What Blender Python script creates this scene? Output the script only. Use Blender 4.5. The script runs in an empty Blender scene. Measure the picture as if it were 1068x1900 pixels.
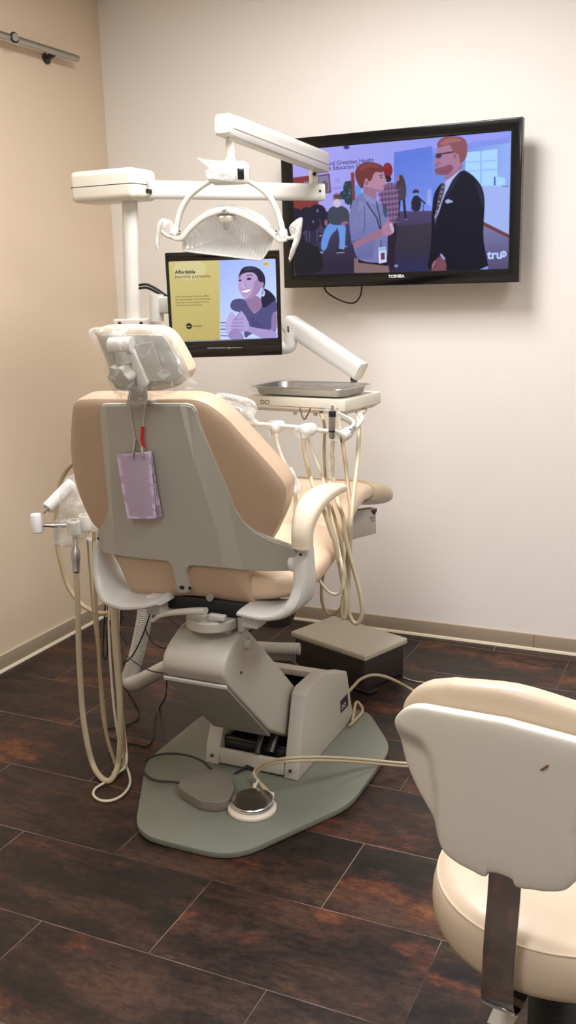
import bpy, bmesh, math, random
import numpy as np
from mathutils import Vector, Matrix
random.seed(7)
SC = bpy.context.scene
COL = SC.collection
PI = math.pi

# ------------------------------------------------------------------ camera
FPX, YAW, PIT, ROLL, CAMH = 1795.245, 0.43793907, 0.23265080, -0.02837189, 1.4969
cy_, sy_, cp_, sp_ = math.cos(YAW), math.sin(YAW), math.cos(PIT), math.sin(PIT)
FW = Vector((-sy_*cp_, cy_*cp_, -sp_)); R0 = Vector((cy_, sy_, 0)); U0 = R0.cross(FW)
RT = R0*math.cos(ROLL) + U0*math.sin(ROLL); UP = -R0*math.sin(ROLL) + U0*math.cos(ROLL)
EYE = Vector((0, 0, CAMH))
cam = bpy.data.cameras.new('camera'); camo = bpy.data.objects.new('camera', cam); COL.objects.link(camo)
cam.sensor_fit = 'VERTICAL'; cam.sensor_height = 24.0; cam.lens = FPX/1900*24.0
cam.clip_start = 0.02
camo.matrix_world = Matrix(((RT.x, UP.x, -FW.x, EYE.x), (RT.y, UP.y, -FW.y, EYE.y), (RT.z, UP.z, -FW.z, EYE.z), (0, 0, 0, 1)))
SC.camera = camo

# surveying: where a sight line of the photograph meets a known plane of the room
def ray(x, y): return RT*((x-534)/FPX) - UP*((y-950)/FPX) + FW
def WY(x, y, Y): d = ray(x, y); return EYE + d*(Y/d.y)
def LX(x, y, X): d = ray(x, y); return EYE + d*(X/d.x)
def FZ(x, y, Z=0.0): d = ray(x, y); return EYE + d*((Z-CAMH)/d.z)
def PLN(x, y, o, n): d = ray(x, y); return EYE + d*((o-EYE).dot(n)/d.dot(n))

# ------------------------------------------------------------------ materials
def lin(c):
    return tuple((v/255/12.92 if v/255 <= .04045 else ((v/255+.055)/1.055)**2.4) for v in c)
def mat(name, rgb, rough=.5, metal=0.0, bump=0.0, bscale=200, var=0.0, vscale=4, spec=.5, coat=0.0, sss=0.0):
    m = bpy.data.materials.new(name); m.use_nodes = True; nt = m.node_tree; b = nt.nodes['Principled BSDF']
    c = lin(rgb) + (1,)
    b.inputs['Base Color'].default_value = c
    b.inputs['Roughness'].default_value = rough; b.inputs['Metallic'].default_value = metal
    b.inputs['Specular IOR Level'].default_value = spec
    b.inputs['Coat Weight'].default_value = coat; b.inputs['Coat Roughness'].default_value = .1
    tc = nt.nodes.new('ShaderNodeTexCoord')
    if bump:
        n = nt.nodes.new('ShaderNodeTexNoise'); n.inputs['Scale'].default_value = bscale; n.inputs['Detail'].default_value = 3
        nt.links.new(tc.outputs['Object'], n.inputs['Vector'])
        bp = nt.nodes.new('ShaderNodeBump'); bp.inputs['Strength'].default_value = bump; bp.inputs['Distance'].default_value = .002
        nt.links.new(n.outputs['Fac'], bp.inputs['Height']); nt.links.new(bp.outputs['Normal'], b.inputs['Normal'])
    if var:
        n = nt.nodes.new('ShaderNodeTexNoise'); n.inputs['Scale'].default_value = vscale; n.inputs['Detail'].default_value = 5
        nt.links.new(tc.outputs['Object'], n.inputs['Vector'])
        mx = nt.nodes.new('ShaderNodeMix'); mx.data_type = 'RGBA'
        mx.inputs['A'].default_value = tuple(v*(1-var) for v in c[:3])+(1,); mx.inputs['B'].default_value = tuple(min(1, v*(1+var)) for v in c[:3])+(1,)
        nt.links.new(n.outputs['Fac'], mx.inputs['Factor']); nt.links.new(mx.outputs['Result'], b.inputs['Base Color'])
    return m
def film(name, opac=.12, scale=30, thr=.55, tint=(.93, .92, .9)):
    m = bpy.data.materials.new(name); m.use_nodes = True; nt = m.node_tree; nt.nodes.clear()
    o = nt.nodes.new('ShaderNodeOutputMaterial'); t = nt.nodes.new('ShaderNodeBsdfTransparent')
    t.inputs['Color'].default_value = (.97, .97, .96, 1)
    p = nt.nodes.new('ShaderNodeBsdfPrincipled'); p.inputs['Base Color'].default_value = tint+(1,); p.inputs['Roughness'].default_value = .12
    p.inputs['Specular IOR Level'].default_value = .8
    tc = nt.nodes.new('ShaderNodeTexCoord'); n = nt.nodes.new('ShaderNodeTexNoise'); n.inputs['Scale'].default_value = scale
    n.inputs['Detail'].default_value = 3; n.inputs['Distortion'].default_value = 1.5
    nt.links.new(tc.outputs['Object'], n.inputs['Vector'])
    r = nt.nodes.new('ShaderNodeValToRGB'); r.color_ramp.elements[0].position = thr; r.color_ramp.elements[0].color = (opac,)*3+(1,)
    r.color_ramp.elements[1].position = min(.99, thr+.14); r.color_ramp.elements[1].color = (min(1, opac+.3),)*3+(1,)
    nt.links.new(n.outputs['Fac'], r.inputs['Fac'])
    b = nt.nodes.new('ShaderNodeBump'); b.inputs['Strength'].default_value = .4; b.inputs['Distance'].default_value = .008
    nt.links.new(n.outputs['Fac'], b.inputs['Height']); nt.links.new(b.outputs['Normal'], p.inputs['Normal'])
    mx = nt.nodes.new('ShaderNodeMixShader'); nt.links.new(r.outputs['Color'], mx.inputs['Fac'])
    nt.links.new(t.outputs[0], mx.inputs[1]); nt.links.new(p.outputs[0], mx.inputs[2]); nt.links.new(mx.outputs[0], o.inputs['Surface'])
    return m
def emis(name, rgb, s=1.0):
    m = mat(name, (5, 5, 5), .3); b = m.node_tree.nodes['Principled BSDF']
    b.inputs['Emission Color'].default_value = lin(rgb)+(1,); b.inputs['Emission Strength'].default_value = s
    return m
def screen_mat(name, s):
    m = mat(name, (4, 4, 5), .35, spec=.15); nt = m.node_tree; b = nt.nodes['Principled BSDF']
    a = nt.nodes.new('ShaderNodeAttribute'); a.attribute_name = 'picture'
    nt.links.new(a.outputs['Color'], b.inputs['Emission Color']); b.inputs['Emission Strength'].default_value = s
    return m

M = dict(
    shell=mat('grey_beige_metal', (178, 175, 162), .38, var=.03, bump=.05, bscale=350),
    lift=mat('lift_enamel', (186, 181, 167), .42, var=.04, bump=.06, bscale=300),
    liftdark=mat('under_cover', (140, 136, 124), .5),
    plate=mat('sage_base_enamel', (119, 122, 108), .5, var=.08, vscale=9, bump=.08, bscale=250),
    tan=mat('shaded_tan_vinyl', (187, 160, 134), .46, bump=.12, bscale=420, var=.04, vscale=7),  # chair vinyl with the shade on the backrest put into its colour
    tan_lit=mat('lit_tan_vinyl', (216, 190, 161), .42, bump=.1, bscale=420, var=.03),  # same chair vinyl, light falling on the seat put into its colour
    stooltan=mat('cream_vinyl', (208, 188, 163), .36, bump=.08, bscale=380, var=.03),
    armpad=mat('cream_urethane', (214, 201, 176), .35, var=.02),
    white=mat('white_enamel', (214, 210, 200), .32, var=.02),
    cream=mat('cream_plastic', (224, 218, 202), .35),
    arm=mat('arm_aluminium_enamel', (202, 200, 192), .35, var=.02),
    stoolwhite=mat('stool_shell', (216, 210, 196), .36, var=.03),
    pwhite=mat('white_plastic', (226, 224, 220), .35),
    black=mat('black_gloss', (10, 11, 12), .14, spec=.5),
    blackm=mat('black_matte', (16, 16, 17), .55),
    dark=mat('dark_recess', (26, 25, 24), .7),
    charcoal=mat('charcoal_plastic', (48, 44, 40), .45),
    chrome=mat('chrome', (215, 213, 210), .08, 1.0),
    steel=mat('brushed_steel', (208, 206, 202), .24, 1.0, var=.12, vscale=30),
    alu=mat('satin_aluminium', (172, 170, 166), .35, 1.0),
    darkmetal=mat('dark_metal', (70, 68, 66), .35, 1.0),
    hose=mat('beige_tubing', (196, 180, 150), .45, var=.05, vscale=20),
    hosed=mat('tan_tubing', (176, 156, 122), .45, var=.05, vscale=20),
    hosew=mat('ivory_tubing', (222, 212, 190), .4),
    conduit=mat('grey_conduit', (190, 186, 174), .5),
    pedal=mat('grey_foot_switch', (120, 114, 101), .6, bump=.2, bscale=600),
    boxlid=mat('lid_plastic', (186, 178, 160), .45, bump=.08, bscale=400),
    bead=mat('bead_steel', (205, 200, 190), .3, .6),
    purple=mat('lilac_paper', (236, 214, 236), .85),
    red=mat('red_sleeve', (196, 34, 40), .5),
    blue=mat('navy_print', (40, 62, 92), .5),
    ink=mat('dark_ink', (60, 60, 62), .6),
    sink=mat('screen_ink', (26, 30, 46), .5),
    whitetxt=mat('silver_print', (225, 225, 225), .3),
    caulk=mat('ivory_trim', (222, 208, 182), .5),
    base=mat('taupe_vinyl_base', (166, 148, 126), .42, var=.04, vscale=3),
    seam=mat('seam_dark', (96, 82, 68), .7),
    film=film('clear_film'), filmh=film('clear_film_heavy', .16, 14, .52), filmtray=film('tray_film', .06, 45, .6),
    filmc=film('handle_film', .35, 60, .5),
    reflect=None,
)

# crepe lines pressed across the bib paper
nt = M['purple'].node_tree; b = nt.nodes['Principled BSDF']
tcx = nt.nodes.new('ShaderNodeTexCoord'); wv = nt.nodes.new('ShaderNodeTexWave'); wv.bands_direction = 'Z'; wv.inputs['Scale'].default_value = 92; wv.inputs['Distortion'].default_value = .4
nt.links.new(tcx.outputs['Object'], wv.inputs['Vector'])
mxp = nt.nodes.new('ShaderNodeMix'); mxp.data_type = 'RGBA'; mxp.inputs['A'].default_value = lin((226, 200, 226))+(1,); mxp.inputs['B'].default_value = lin((250, 234, 250))+(1,)
nt.links.new(wv.outputs['Fac'], mxp.inputs['Factor']); nt.links.new(mxp.outputs['Result'], b.inputs['Base Color'])

# ------------------------------------------------------------------ object helpers
def finish(name, bm, m, parent=None, sharp=38, flat=False):
    bmesh.ops.recalc_face_normals(bm, faces=bm.faces)
    a = math.radians(sharp)
    for f in bm.faces: f.smooth = not flat
    for e in bm.edges:
        if len(e.link_faces) == 2 and e.calc_face_angle(0) > a: e.smooth = False
    me = bpy.data.meshes.new(name); bm.to_mesh(me); bm.free()
    if m is not None:
        for mm in (m if isinstance(m, (list, tuple)) else [m]): me.materials.append(mm)
    o = bpy.data.objects.new(name, me); COL.objects.link(o)
    if parent is not None:
        o.parent = parent; o.matrix_parent_inverse = BASE[parent.name].inverted()
    BASE[o.name] = BASE[parent.name] @ Matrix.Identity(4) if False else Matrix.Identity(4)
    return o
BASE = {}
def tag(o, label=None, cat=None, group=None, kind=None):
    if label: o['label'] = label
    if cat: o['category'] = cat
    if group: o['group'] = group
    if kind: o['kind'] = kind
    return o
def thing(name, label, cat, loc, group=None):
    o = bpy.data.objects.new(name, None); COL.objects.link(o); o.location = loc; o.empty_display_size = .05
    BASE[o.name] = Matrix.Translation(Vector(loc))
    return tag(o, label, cat, group)
def B(): return bmesh.new()
def V(*a): return Vector(a)

def rbox(bm, c, s, r=.004, rot=None, seg=3):
    """box of size s centred at c with rounded edges"""
    t = bmesh.new(); bmesh.ops.create_cube(t, size=1)
    for v in t.verts: v.co = Vector((v.co.x*s[0], v.co.y*s[1], v.co.z*s[2]))
    if r > 0: bmesh.ops.bevel(t, geom=t.edges[:], offset=min(r, min(s)*.49), segments=seg, affect='EDGES', profile=.5)
    Mx = Matrix.Translation(Vector(c)) @ (rot.to_4x4() if rot is not None else Matrix.Identity(4))
    merge(bm, t, Mx)
def merge(bm, t, Mx=None):
    mp = {}
    for v in t.verts: mp[v.index if False else v] = bm.verts.new((Mx @ v.co) if Mx is not None else v.co)
    for f in t.faces:
        try:
            nf = bm.faces.new([mp[v] for v in f.verts]); nf.material_index = f.material_index
        except ValueError: pass
    t.free()
def crom(P, n=6, closed=False):
    """Catmull-Rom through points"""
    P = [Vector(p) for p in P]; out = []; N = len(P)
    if N < 3 and not closed: return P
    rng = range(N) if closed else range(N-1)
    for i in rng:
        if closed: p0, p1, p2, p3 = P[(i-1) % N], P[i], P[(i+1) % N], P[(i+2) % N]
        else: p0, p1, p2, p3 = P[max(i-1, 0)], P[i], P[i+1], P[min(i+2, N-1)]
        if i == 0 and not closed: p0 = p1*2-p2
        if i == N-2 and not closed: p3 = p2*2-p1
        for k in range(n):
            t = k/n; t2, t3 = t*t, t*t*t
            out.append(.5*((2*p1)+(p2-p0)*t+(2*p0-5*p1+4*p2-p3)*t2+(3*p1-p0-3*p2+p3)*t3))
    if not closed: out.append(P[-1])
    return out
def lerpl(L, n):
    """values at control points spread over crom output with n per span"""
    out = []
    for i in range(len(L)-1):
        for k in range(n):
            t = k/n; a, b = L[i], L[i+1]
            out.append(tuple(a[j]*(1-t)+b[j]*t for j in range(len(a))) if isinstance(a, tuple) else a*(1-t)+b*t)
    out.append(L[-1]); return out
def ring_skin(bm, rings, cap=True):
    vs = [[bm.verts.new(p) for p in r] for r in rings]
    for a, b in zip(vs, vs[1:]):
        n = len(a)
        for i in range(n): bm.faces.new((a[i], a[(i+1) % n], b[(i+1) % n], b[i]))
    if cap:
        bm.faces.new(vs[0][::-1]); bm.faces.new(vs[-1])
    return vs
def tube(bm, pts, r, n=10, sm=6, cap=True):
    P = crom(pts, sm) if sm else [Vector(p) for p in pts]
    rr = (lerpl(r, sm) if sm and len(pts) > 2 else list(r)) if isinstance(r, (list, tuple)) else [r]*len(P)
    t0 = (P[1]-P[0]).normalized(); ref = Vector((0, 0, 1)) if abs(t0.z) < .9 else Vector((1, 0, 0))
    nrm = t0.cross(ref).normalized(); rings = []
    for i, p in enumerate(P):
        t = (P[min(i+1, len(P)-1)]-P[max(i-1, 0)]).normalized()
        nrm = (nrm-t*nrm.dot(t)).normalized(); bn = t.cross(nrm)
        rings.append([p+(nrm*math.cos(a)+bn*math.sin(a))*rr[i] for a in [2*PI*k/n for k in range(n)]])
    ring_skin(bm, rings, cap)
def sweep(bm, pts, sec, side, n=20, e=4.0, sm=6, cap=True):
    """superellipse cross-section: sec = (width across, depth along side)"""
    P = crom(pts, sm) if sm and len(pts) > 2 else [Vector(p) for p in pts]
    S = lerpl(sec, sm) if sm and len(pts) > 2 else sec
    side = Vector(side).normalized(); rings = []
    for i, p in enumerate(P):
        t = (P[min(i+1, len(P)-1)]-P[max(i-1, 0)]).normalized()
        d = (side-t*side.dot(t)).normalized(); w = d.cross(t)
        r = []
        for k in range(n):
            a = 2*PI*(k+.5)/n; ca, sa = math.cos(a), math.sin(a)
            q = (abs(ca)**e+abs(sa)**e)**(-1/e)
            r.append(p+w*(ca*q*S[i][0]/2)+d*(sa*q*S[i][1]/2))
        rings.append(r)
    ring_skin(bm, rings, cap)
def lathe(bm, prof, Mx, n=40):
    """profile (r,z) about local z"""
    rings = [[Mx @ Vector((r*math.cos(2*PI*k/n), r*math.sin(2*PI*k/n), z)) for k in range(n)] for r, z in prof]
    ring_skin(bm, rings, True)
def axis(o, z, x=None):
    """matrix with local z along z at o"""
    z = Vector(z).normalized(); x = Vector(x) if x is not None else (Vector((1, 0, 0)) if abs(z.x) < .9 else Vector((0, 1, 0)))
    x = (x-z*x.dot(z)).normalized(); y = z.cross(x)
    return Matrix(((x.x, y.x, z.x, o[0]), (x.y, y.y, z.y, o[1]), (x.z, y.z, z.z, o[2]), (0, 0, 0, 1)))
def prism(bm, pts, d, r=0.0, seg=2):
    """closed planar outline extruded by vector d, rim bevelled"""
    t = bmesh.new(); d = Vector(d)
    a = [t.verts.new(p) for p in pts]; b = [t.verts.new(Vector(p)+d) for p in pts]
    n = len(a); t.faces.new(a); t.faces.new(b[::-1])
    for i in range(n): t.faces.new((a[i], b[i], b[(i+1) % n], a[(i+1) % n]))
    bmesh.ops.recalc_face_normals(t, faces=t.faces)
    if r > 0:
        ed = [e for e in t.edges if (e.verts[0] in a) == (e.verts[1] in a)]
        ed = [e for e in t.edges if len([f for f in e.link_faces if len(f.verts) == n or f.verts[0] in a]) and e.calc_face_angle(0) > .9]
        bmesh.ops.bevel(t, geom=ed, offset=r, segments=seg, affect='EDGES', profile=.5)
    ng = [f for f in t.faces if len(f.verts) > 4]
    if ng: bmesh.ops.triangulate(t, faces=ng)
    merge(bm, t)
def inset_ok(P2):
    return P2
def pillow(bm, P3, nrm, tf, tb, e=5.0, nr=10, dome=0.0, c=None, fn=None):
    """cushion: outline P3 (in a plane), front thickness tf along nrm, back thickness tb against it; rounded rim"""
    P3 = [Vector(p) for p in P3]; c = Vector(c) if c is not None else sum(P3, Vector())/len(P3); nrm = Vector(nrm).normalized()
    fr = [math.sin(PI/2*(1-k/nr)) for k in range(nr)]
    def layer(s, h): return [c+(p-c)*s+nrm*h for p in P3]
    rings = []
    for s in fr[::-1]:
        rings.append((s, -tb*max(0, 1-s**e)**(1/e)))
    rings = [(s, h) for s, h in rings][:-1]
    front = [(s, tf*max(0, 1-s**e)**(1/e)+dome*(1-s*s)) for s in fr]
    L = [layer(s, h) for s, h in rings+front]
    vs = [[bm.verts.new(p) for p in r] for r in L]
    for a, b in zip(vs, vs[1:]):
        n = len(a)
        for i in range(n): bm.faces.new((a[i], a[(i+1) % n], b[(i+1) % n], b[i]))
    for r, h in ((vs[0], -tb), (vs[-1], tf+dome)):
        cv = bm.verts.new(c+nrm*h)
        for i in range(len(r)): bm.faces.new((r[i], r[(i+1) % len(r)], cv))
    if fn:
        for v in bm.verts: v.co = fn(v.co)
def text(name, body, o, right, up, size, m, parent, bold=0.0, align='LEFT', ext=.0002, lift=.0006):
    cu = bpy.data.curves.new('lettering', 'FONT'); cu.body = body; cu.size = size; cu.extrude = ext; cu.offset = bold*size; cu.align_x = align
    cu.resolution_u = 3
    t = bpy.data.objects.new('lettering', cu); COL.objects.link(t)
    dg = bpy.context.evaluated_depsgraph_get(); me = bpy.data.meshes.new_from_object(t.evaluated_get(dg))
    COL.objects.unlink(t); bpy.data.objects.remove(t)
    right = Vector(right).normalized(); up = Vector(up); up = (up-right*up.dot(right)).normalized(); n = right.cross(up)
    o = Vector(o)+n*lift
    me.transform(Matrix(((right.x, up.x, n.x, o.x), (right.y, up.y, n.y, o.y), (right.z, up.z, n.z, o.z), (0, 0, 0, 1))))
    me.materials.clear(); me.materials.append(m)
    ob = bpy.data.objects.new(name, me); COL.objects.link(ob)
    if parent is not None: ob.parent = parent; ob.matrix_parent_inverse = BASE[parent.name].inverted()
    BASE[ob.name] = Matrix.Identity(4)
    return ob
def hose(name, pts, r, m, label, cat, group=None, n=10, sm=7):
    bm = B(); tube(bm, pts, r, n, sm); o = finish(name, bm, m); return tag(o, label, cat, group)
def struct(name, bm, m, **k):
    o = finish(name, bm, m, **k); o['kind'] = 'structure'; return o

#@@ROOM
# ------------------------------------------------------------------ room
XL, XR, YB, YF, ZC = -2.62, 1.75, 3.81, -1.6, 2.74
def wallmat(name, rgb, var=.025):
    m = mat(name, rgb, .55, bump=.10, bscale=130, var=var, vscale=1.3, spec=.25); return m
m_back = wallmat('cream_wall_paint', (238, 231, 221)); m_left = wallmat('tan_wall_paint', (218, 197, 171))
m_ceil = wallmat('ceiling_white', (236, 234, 228))
def slabm(lo, hi):
    bm = B(); rbox(bm, [(lo[i]+hi[i])/2 for i in range(3)], [hi[i]-lo[i] for i in range(3)], 0); return bm
struct('wall_back', slabm((XL-.1, YB, 0), (XR+.1, YB+.1, ZC)), m_back)
struct('wall_left', slabm((XL-.1, YF, 0), (XL, YB, ZC)), m_left)
struct('wall_right', slabm((XR, YF, 0), (XR+.1, YB, ZC)), m_back)
struct('wall_front', slabm((XL-.1, YF-.1, 0), (XR+.1, YF, ZC)), m_back)
struct('ceiling', slabm((XL-.1, YF-.1, ZC), (XR+.1, YB+.1, ZC+.1)), m_ceil)
# floor: 1 ft x 2 ft porcelain tiles, half bond, rust and espresso clouding
m = bpy.data.materials.new('rust_brown_porcelain'); m.use_nodes = True; nt = m.node_tree; bs = nt.nodes['Principled BSDF']
def nd(t, **k):
    n = nt.nodes.new(t)
    for a, b in k.items():
        if a in n.inputs: n.inputs[a].default_value = b
        else: setattr(n, a, b)
    return n
def lk(a, b): nt.links.new(a, b)
tc = nd('ShaderNodeTexCoord')
mp = nd('ShaderNodeMapping'); mp.inputs['Location'].default_value = (1.1415-.3048+.6096*20, -1.608+.3048*20, 0); lk(tc.outputs['Object'], mp.inputs['Vector'])
bk = nd('ShaderNodeTexBrick'); bk.offset = .5; bk.offset_frequency = 2; bk.squash = 1
for a, b in (('Scale', 1.0), ('Brick Width', .6096), ('Row Height', .3048), ('Mortar Size', .0014), ('Mortar Smooth', .2), ('Bias', 0.0)): bk.inputs[a].default_value = b
bk.inputs['Color1'].default_value = (0, 0, 0, 1); bk.inputs['Color2'].default_value = (1, 1, 1, 1); bk.inputs['Mortar'].default_value = (.5, .5, .5, 1)
lk(mp.outputs[0], bk.inputs['Vector'])
# every tile takes its own piece of the cloud pattern
ofs = nd('ShaderNodeVectorMath', operation='MULTIPLY_ADD'); ofs.inputs[1].default_value = (7.3, 3.1, 5.7); lk(bk.outputs['Color'], ofs.inputs[0]); lk(tc.outputs['Object'], ofs.inputs[2])
def noise(sc, det, stretch, rough=.55, dist=0.0):
    mm = nd('ShaderNodeMapping'); mm.inputs['Scale'].default_value = stretch; lk(ofs.outputs[0], mm.inputs['Vector'])
    n = nd('ShaderNodeTexNoise'); n.inputs['Scale'].default_value = sc; n.inputs['Detail'].default_value = det; n.inputs['Roughness'].default_value = rough; n.inputs['Distortion'].default_value = dist
    lk(mm.outputs[0], n.inputs['Vector']); return n
n1 = noise(5.0, 12, (.5, 1.35, 1), .76, .2); n2 = noise(3.4, 10, (.55, 1.25, 1), .72); n3 = noise(55, 6, (.6, 1.2, 1), .75)
def ramp(src, *st):
    r = nd('ShaderNodeValToRGB'); cr = r.color_ramp
    while len(cr.elements) < len(st): cr.elements.new(.5)
    for e, (p, c) in zip(cr.elements, st): e.position = p; e.color = (lin(c) if len(c) == 3 else c)+(1,)
    lk(src, r.inputs['Fac']); return r
c1 = ramp(n1.outputs['Fac'], (.40, (29, 24, 23)), (.47, (40, 31, 27)), (.54, (58, 41, 33)), (.62, (78, 54, 40)))
c2 = ramp(n2.outputs['Fac'], (.44, (40, 36, 37)), (.52, (56, 41, 36)), (.57, (104, 56, 39)), (.65, (136, 82, 47)))
f2 = ramp(n2.outputs['Fac'], (.49, (0, 0, 0)), (.63, (215, 215, 215)))
mx = nd('ShaderNodeMix', data_type='RGBA'); lk(f2.outputs['Color'], mx.inputs['Factor']); lk(c1.outputs['Color'], mx.inputs['A']); lk(c2.outputs['Color'], mx.inputs['B'])
sp = ramp(n3.outputs['Fac'], (.38, (190, 188, 190)), (.58, (255, 255, 255)))
m2 = nd('ShaderNodeMix', data_type='RGBA', blend_type='MULTIPLY'); m2.inputs['Factor'].default_value = 1; lk(mx.outputs['Result'], m2.inputs['A']); lk(sp.outputs['Color'], m2.inputs['B'])
gn = nd('ShaderNodeTexNoise'); gn.inputs['Scale'].default_value = 3.0; gn.inputs['Detail'].default_value = 4; lk(tc.outputs['Object'], gn.inputs['Vector'])
gr = ramp(gn.outputs['Fac'], (.40, (56, 45, 40)), (.60, (138, 118, 104)))
m3 = nd('ShaderNodeMix', data_type='RGBA'); lk(bk.outputs['Fac'], m3.inputs['Factor']); lk(m2.outputs['Result'], m3.inputs['A']); lk(gr.outputs['Color'], m3.inputs['B'])
lk(m3.outputs['Result'], bs.inputs['Base Color'])
rr = ramp(n1.outputs['Fac'], (.3, (150, 150, 150)), (.7, (178, 178, 178))); lk(rr.outputs['Color'], bs.inputs['Roughness'])
bp = nd('ShaderNodeBump'); bp.inputs['Strength'].default_value = .12; bp.inputs['Distance'].default_value = .002; lk(n3.outputs['Fac'], bp.inputs['Height']); lk(bp.outputs['Normal'], bs.inputs['Normal'])
bs.inputs['Specular IOR Level'].default_value = .33
struct('floor', slabm((XL-.1, YF-.1, -.06), (XR+.1, YB+.1, 0)), m)
# cove base with a pale caulk lip along the floor; one butt joint shows at the right
bm = B(); rbox(bm, ((XL+XR)/2, YB-.004, .038), (XR-XL-.004, .007, .058), .002); bb = struct('baseboard_back', bm, M['base'])
bm = B(); rbox(bm, (-.685, YB-.0078, .038), (.0022, .0012, .058), 0); finish('joint', bm, M['seam'], bb)
bm = B(); prism(bm, [V(XL+.002, YB-.001, 0.0005), V(XL+.002, YB-.016, .0005), V(XL+.002, YB-.013, .008), V(XL+.002, YB-.004, .0125)], (XR-XL-.004, 0, 0)); finish('toe', bm, M['caulk'], bb)
bm = B(); rbox(bm, (XL+.004, (YB+YF)/2, .038), (.007, YB-YF-.02, .058), .002); bl = struct('baseboard_left', bm, M['base'])
bm = B(); prism(bm, [V(XL+.001, YF+.01, .0005), V(XL+.016, YF+.01, .0005), V(XL+.013, YF+.01, .008), V(XL+.004, YF+.01, .0125)], (0, YB-YF-.03, 0)); finish('toe', bm, M['caulk'], bl)
bm = B(); rbox(bm, (XL+.004, (YB+YF)/2, .0685), (.006, YB-YF-.02, .003), .001); finish('top_lip', bm, M['caulk'], bl)

# ------------------------------------------------------------------ dental chair
CX = -1.285
chair = thing('dental_chair', 'tan vinyl dental chair on a lift arm and sage green floor plate', 'dental chair', (CX, 2.5, 0))
def tr(x0, y0, s, L): return [(x0+a/s, y0+b/s) for a, b in L]
# base plate
def hl(pts, r, n=5):
    """round the corners of an outline"""
    out = []; N = len(pts)
    for i in range(N):
        p, a, b = Vector(pts[i]), Vector(pts[i-1]), Vector(pts[(i+1) % N]); rr = r[i] if isinstance(r, (list, tuple)) else r
        ua, ub = (a-p), (b-p); k = min(rr, ua.length*.48, ub.length*.48)
        p1, p2 = p+ua.normalized()*k, p+ub.normalized()*k
        for j in range(n+1):
            t = j/n; out.append(p1*(1-t)**2+p*2*t*(1-t)+p2*t*t)
    return out
ol = hl([V(x, y, .002) for x, y in ((-1.435, 1.995), (-1.125, 1.995), (-.935, 2.365), (-.935, 2.74), (-1.10, 2.97), (-1.47, 2.97), (-1.635, 2.74), (-1.635, 2.365))], [.09, .09, .06, .07, .05, .05, .06, .06])
bm = B(); prism(bm, ol, (0, 0, .018), .003); finish('floor_plate', bm, M['plate'], chair)
# base housing: two cheek walls, sloped rear hood, front cross bar
ZB = .0205
def cheek(x0, x1):
    pr = [V(x0, y, z) for y, z in ((2.425, ZB), (2.455, .12), (2.50, .268), (2.53, .285), (2.66, .282), (2.845, .215), (2.90, ZB))]
    bm = B(); prism(bm, pr, (x1-x0, 0, 0), .006); return bm
finish('base_wall', cheek(-1.178, -1.128), M['lift'], chair)
pr = [V(-1.452, y, z) for y, z in ((2.425, ZB), (2.44, .085), (2.49, .17), (2.56, .235), (2.66, .262), (2.845, .205), (2.90, ZB))]
bm = B(); prism(bm, pr, (.05, 0, 0), .006); finish('base_wall', bm, M['lift'], chair)
bm = B(); prism(bm, [V(-1.402, y, z) for y, z in ((2.66, .255), (2.66, .276), (2.842, .210), (2.893, .03), (2.880, .03), (2.830, .198))], (.225, 0, 0), .002); finish('rear_hood', bm, M['lift'], chair)
bm = B(); rbox(bm, (-1.29, 2.436, .052), (.222, .014, .05), .003)
finish('front_bar', bm, M['lift'], chair)
for x in (-1.425, -1.153):
    bm = B(); lathe(bm, [(0, 0), (.005, 0), (.005, .0035), (.003, .0045), (0, .0045)], axis((x, 2.426, .05), (0, -1, .2)), 12); finish('bar_screw', bm, M['darkmetal'], chair)
bm = B(); rbox(bm, (-1.29, 2.66, .06), (.22, .40, .07), .01); rbox(bm, (-1.29, 2.78, .15), (.20, .10, .12), .01); finish('drive_unit', bm, M['blackm'], chair)
bm = B(); tube(bm, [V(-1.225, 2.44, .09), V(-1.225, 2.56, .22)], .016, 14, 0); tube(bm, [V(-1.265, 2.43, .085), V(-1.265, 2.55, .24)], .011, 14, 0)
tube(bm, [V(-1.40, 2.475, .095), V(-1.18, 2.475, .095)], .009, 12, 0); finish('actuator_rod', bm, M['darkmetal'], chair)
# maker's plate
n = V(1, 0, 0); q = [LX(x, y, -1.1275) for x, y in ((631, 1301), (644, 1287), (645, 1309), (632, 1323))]
bm = B(); prism(bm, q, (.0012, 0, 0)); tg = finish('maker_plate', bm, M['charcoal'], chair)
text('lettering', 'DCI', (q[3]+V(.0012, .004, .010)), q[2]-q[3], q[0]-q[3], .021, M['whitetxt'], tg)
# lift arm
K = [(2.248, .560), (2.292, .523), (2.600, .235), (2.600, .150), (2.497, .120), (2.363, .205), (2.128, .445)]
ol = []
nose = crom([V(0, 2.128, .445), V(0, 2.108, .478), V(0, 2.116, .512), V(0, 2.145, .535), V(0, 2.185, .553), V(0, 2.225, .566), V(0, 2.252, .563), V(0, 2.280, .540)], 4)
ol = nose+[V(0, 2.596, .232), V(0, 2.596, .15), V(0, 2.497, .122), V(0, 2.363, .208)]
bm = B(); prism(bm, [p+V(-1.383, 0, 0) for p in ol], (.193, 0, 0), .009, 3); la = finish('lift_arm', bm, M['lift'], chair)
bm = B(); lathe(bm, [(0, 0), (.0165, 0), (.0165, .012), (.013, .0155), (0, .016)], axis((-1.191, 2.247, .522), (1, 0, 0)), 24); finish('pivot_cap', bm, M['lift'], la)
bm = B(); lathe(bm, [(0, 0), (.004, 0), (.004, .003), (0, .003)], axis((-1.191, 2.205, .452), (1, 0, 0)), 12); finish('screw', bm, M['darkmetal'], la)
d = (V(0, 2.40, .168)-V(0, 2.128, .445)).normalized(); nn = V(0, d.z, -d.y)
o0 = V(0, 2.128, .445)+nn*.004
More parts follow.
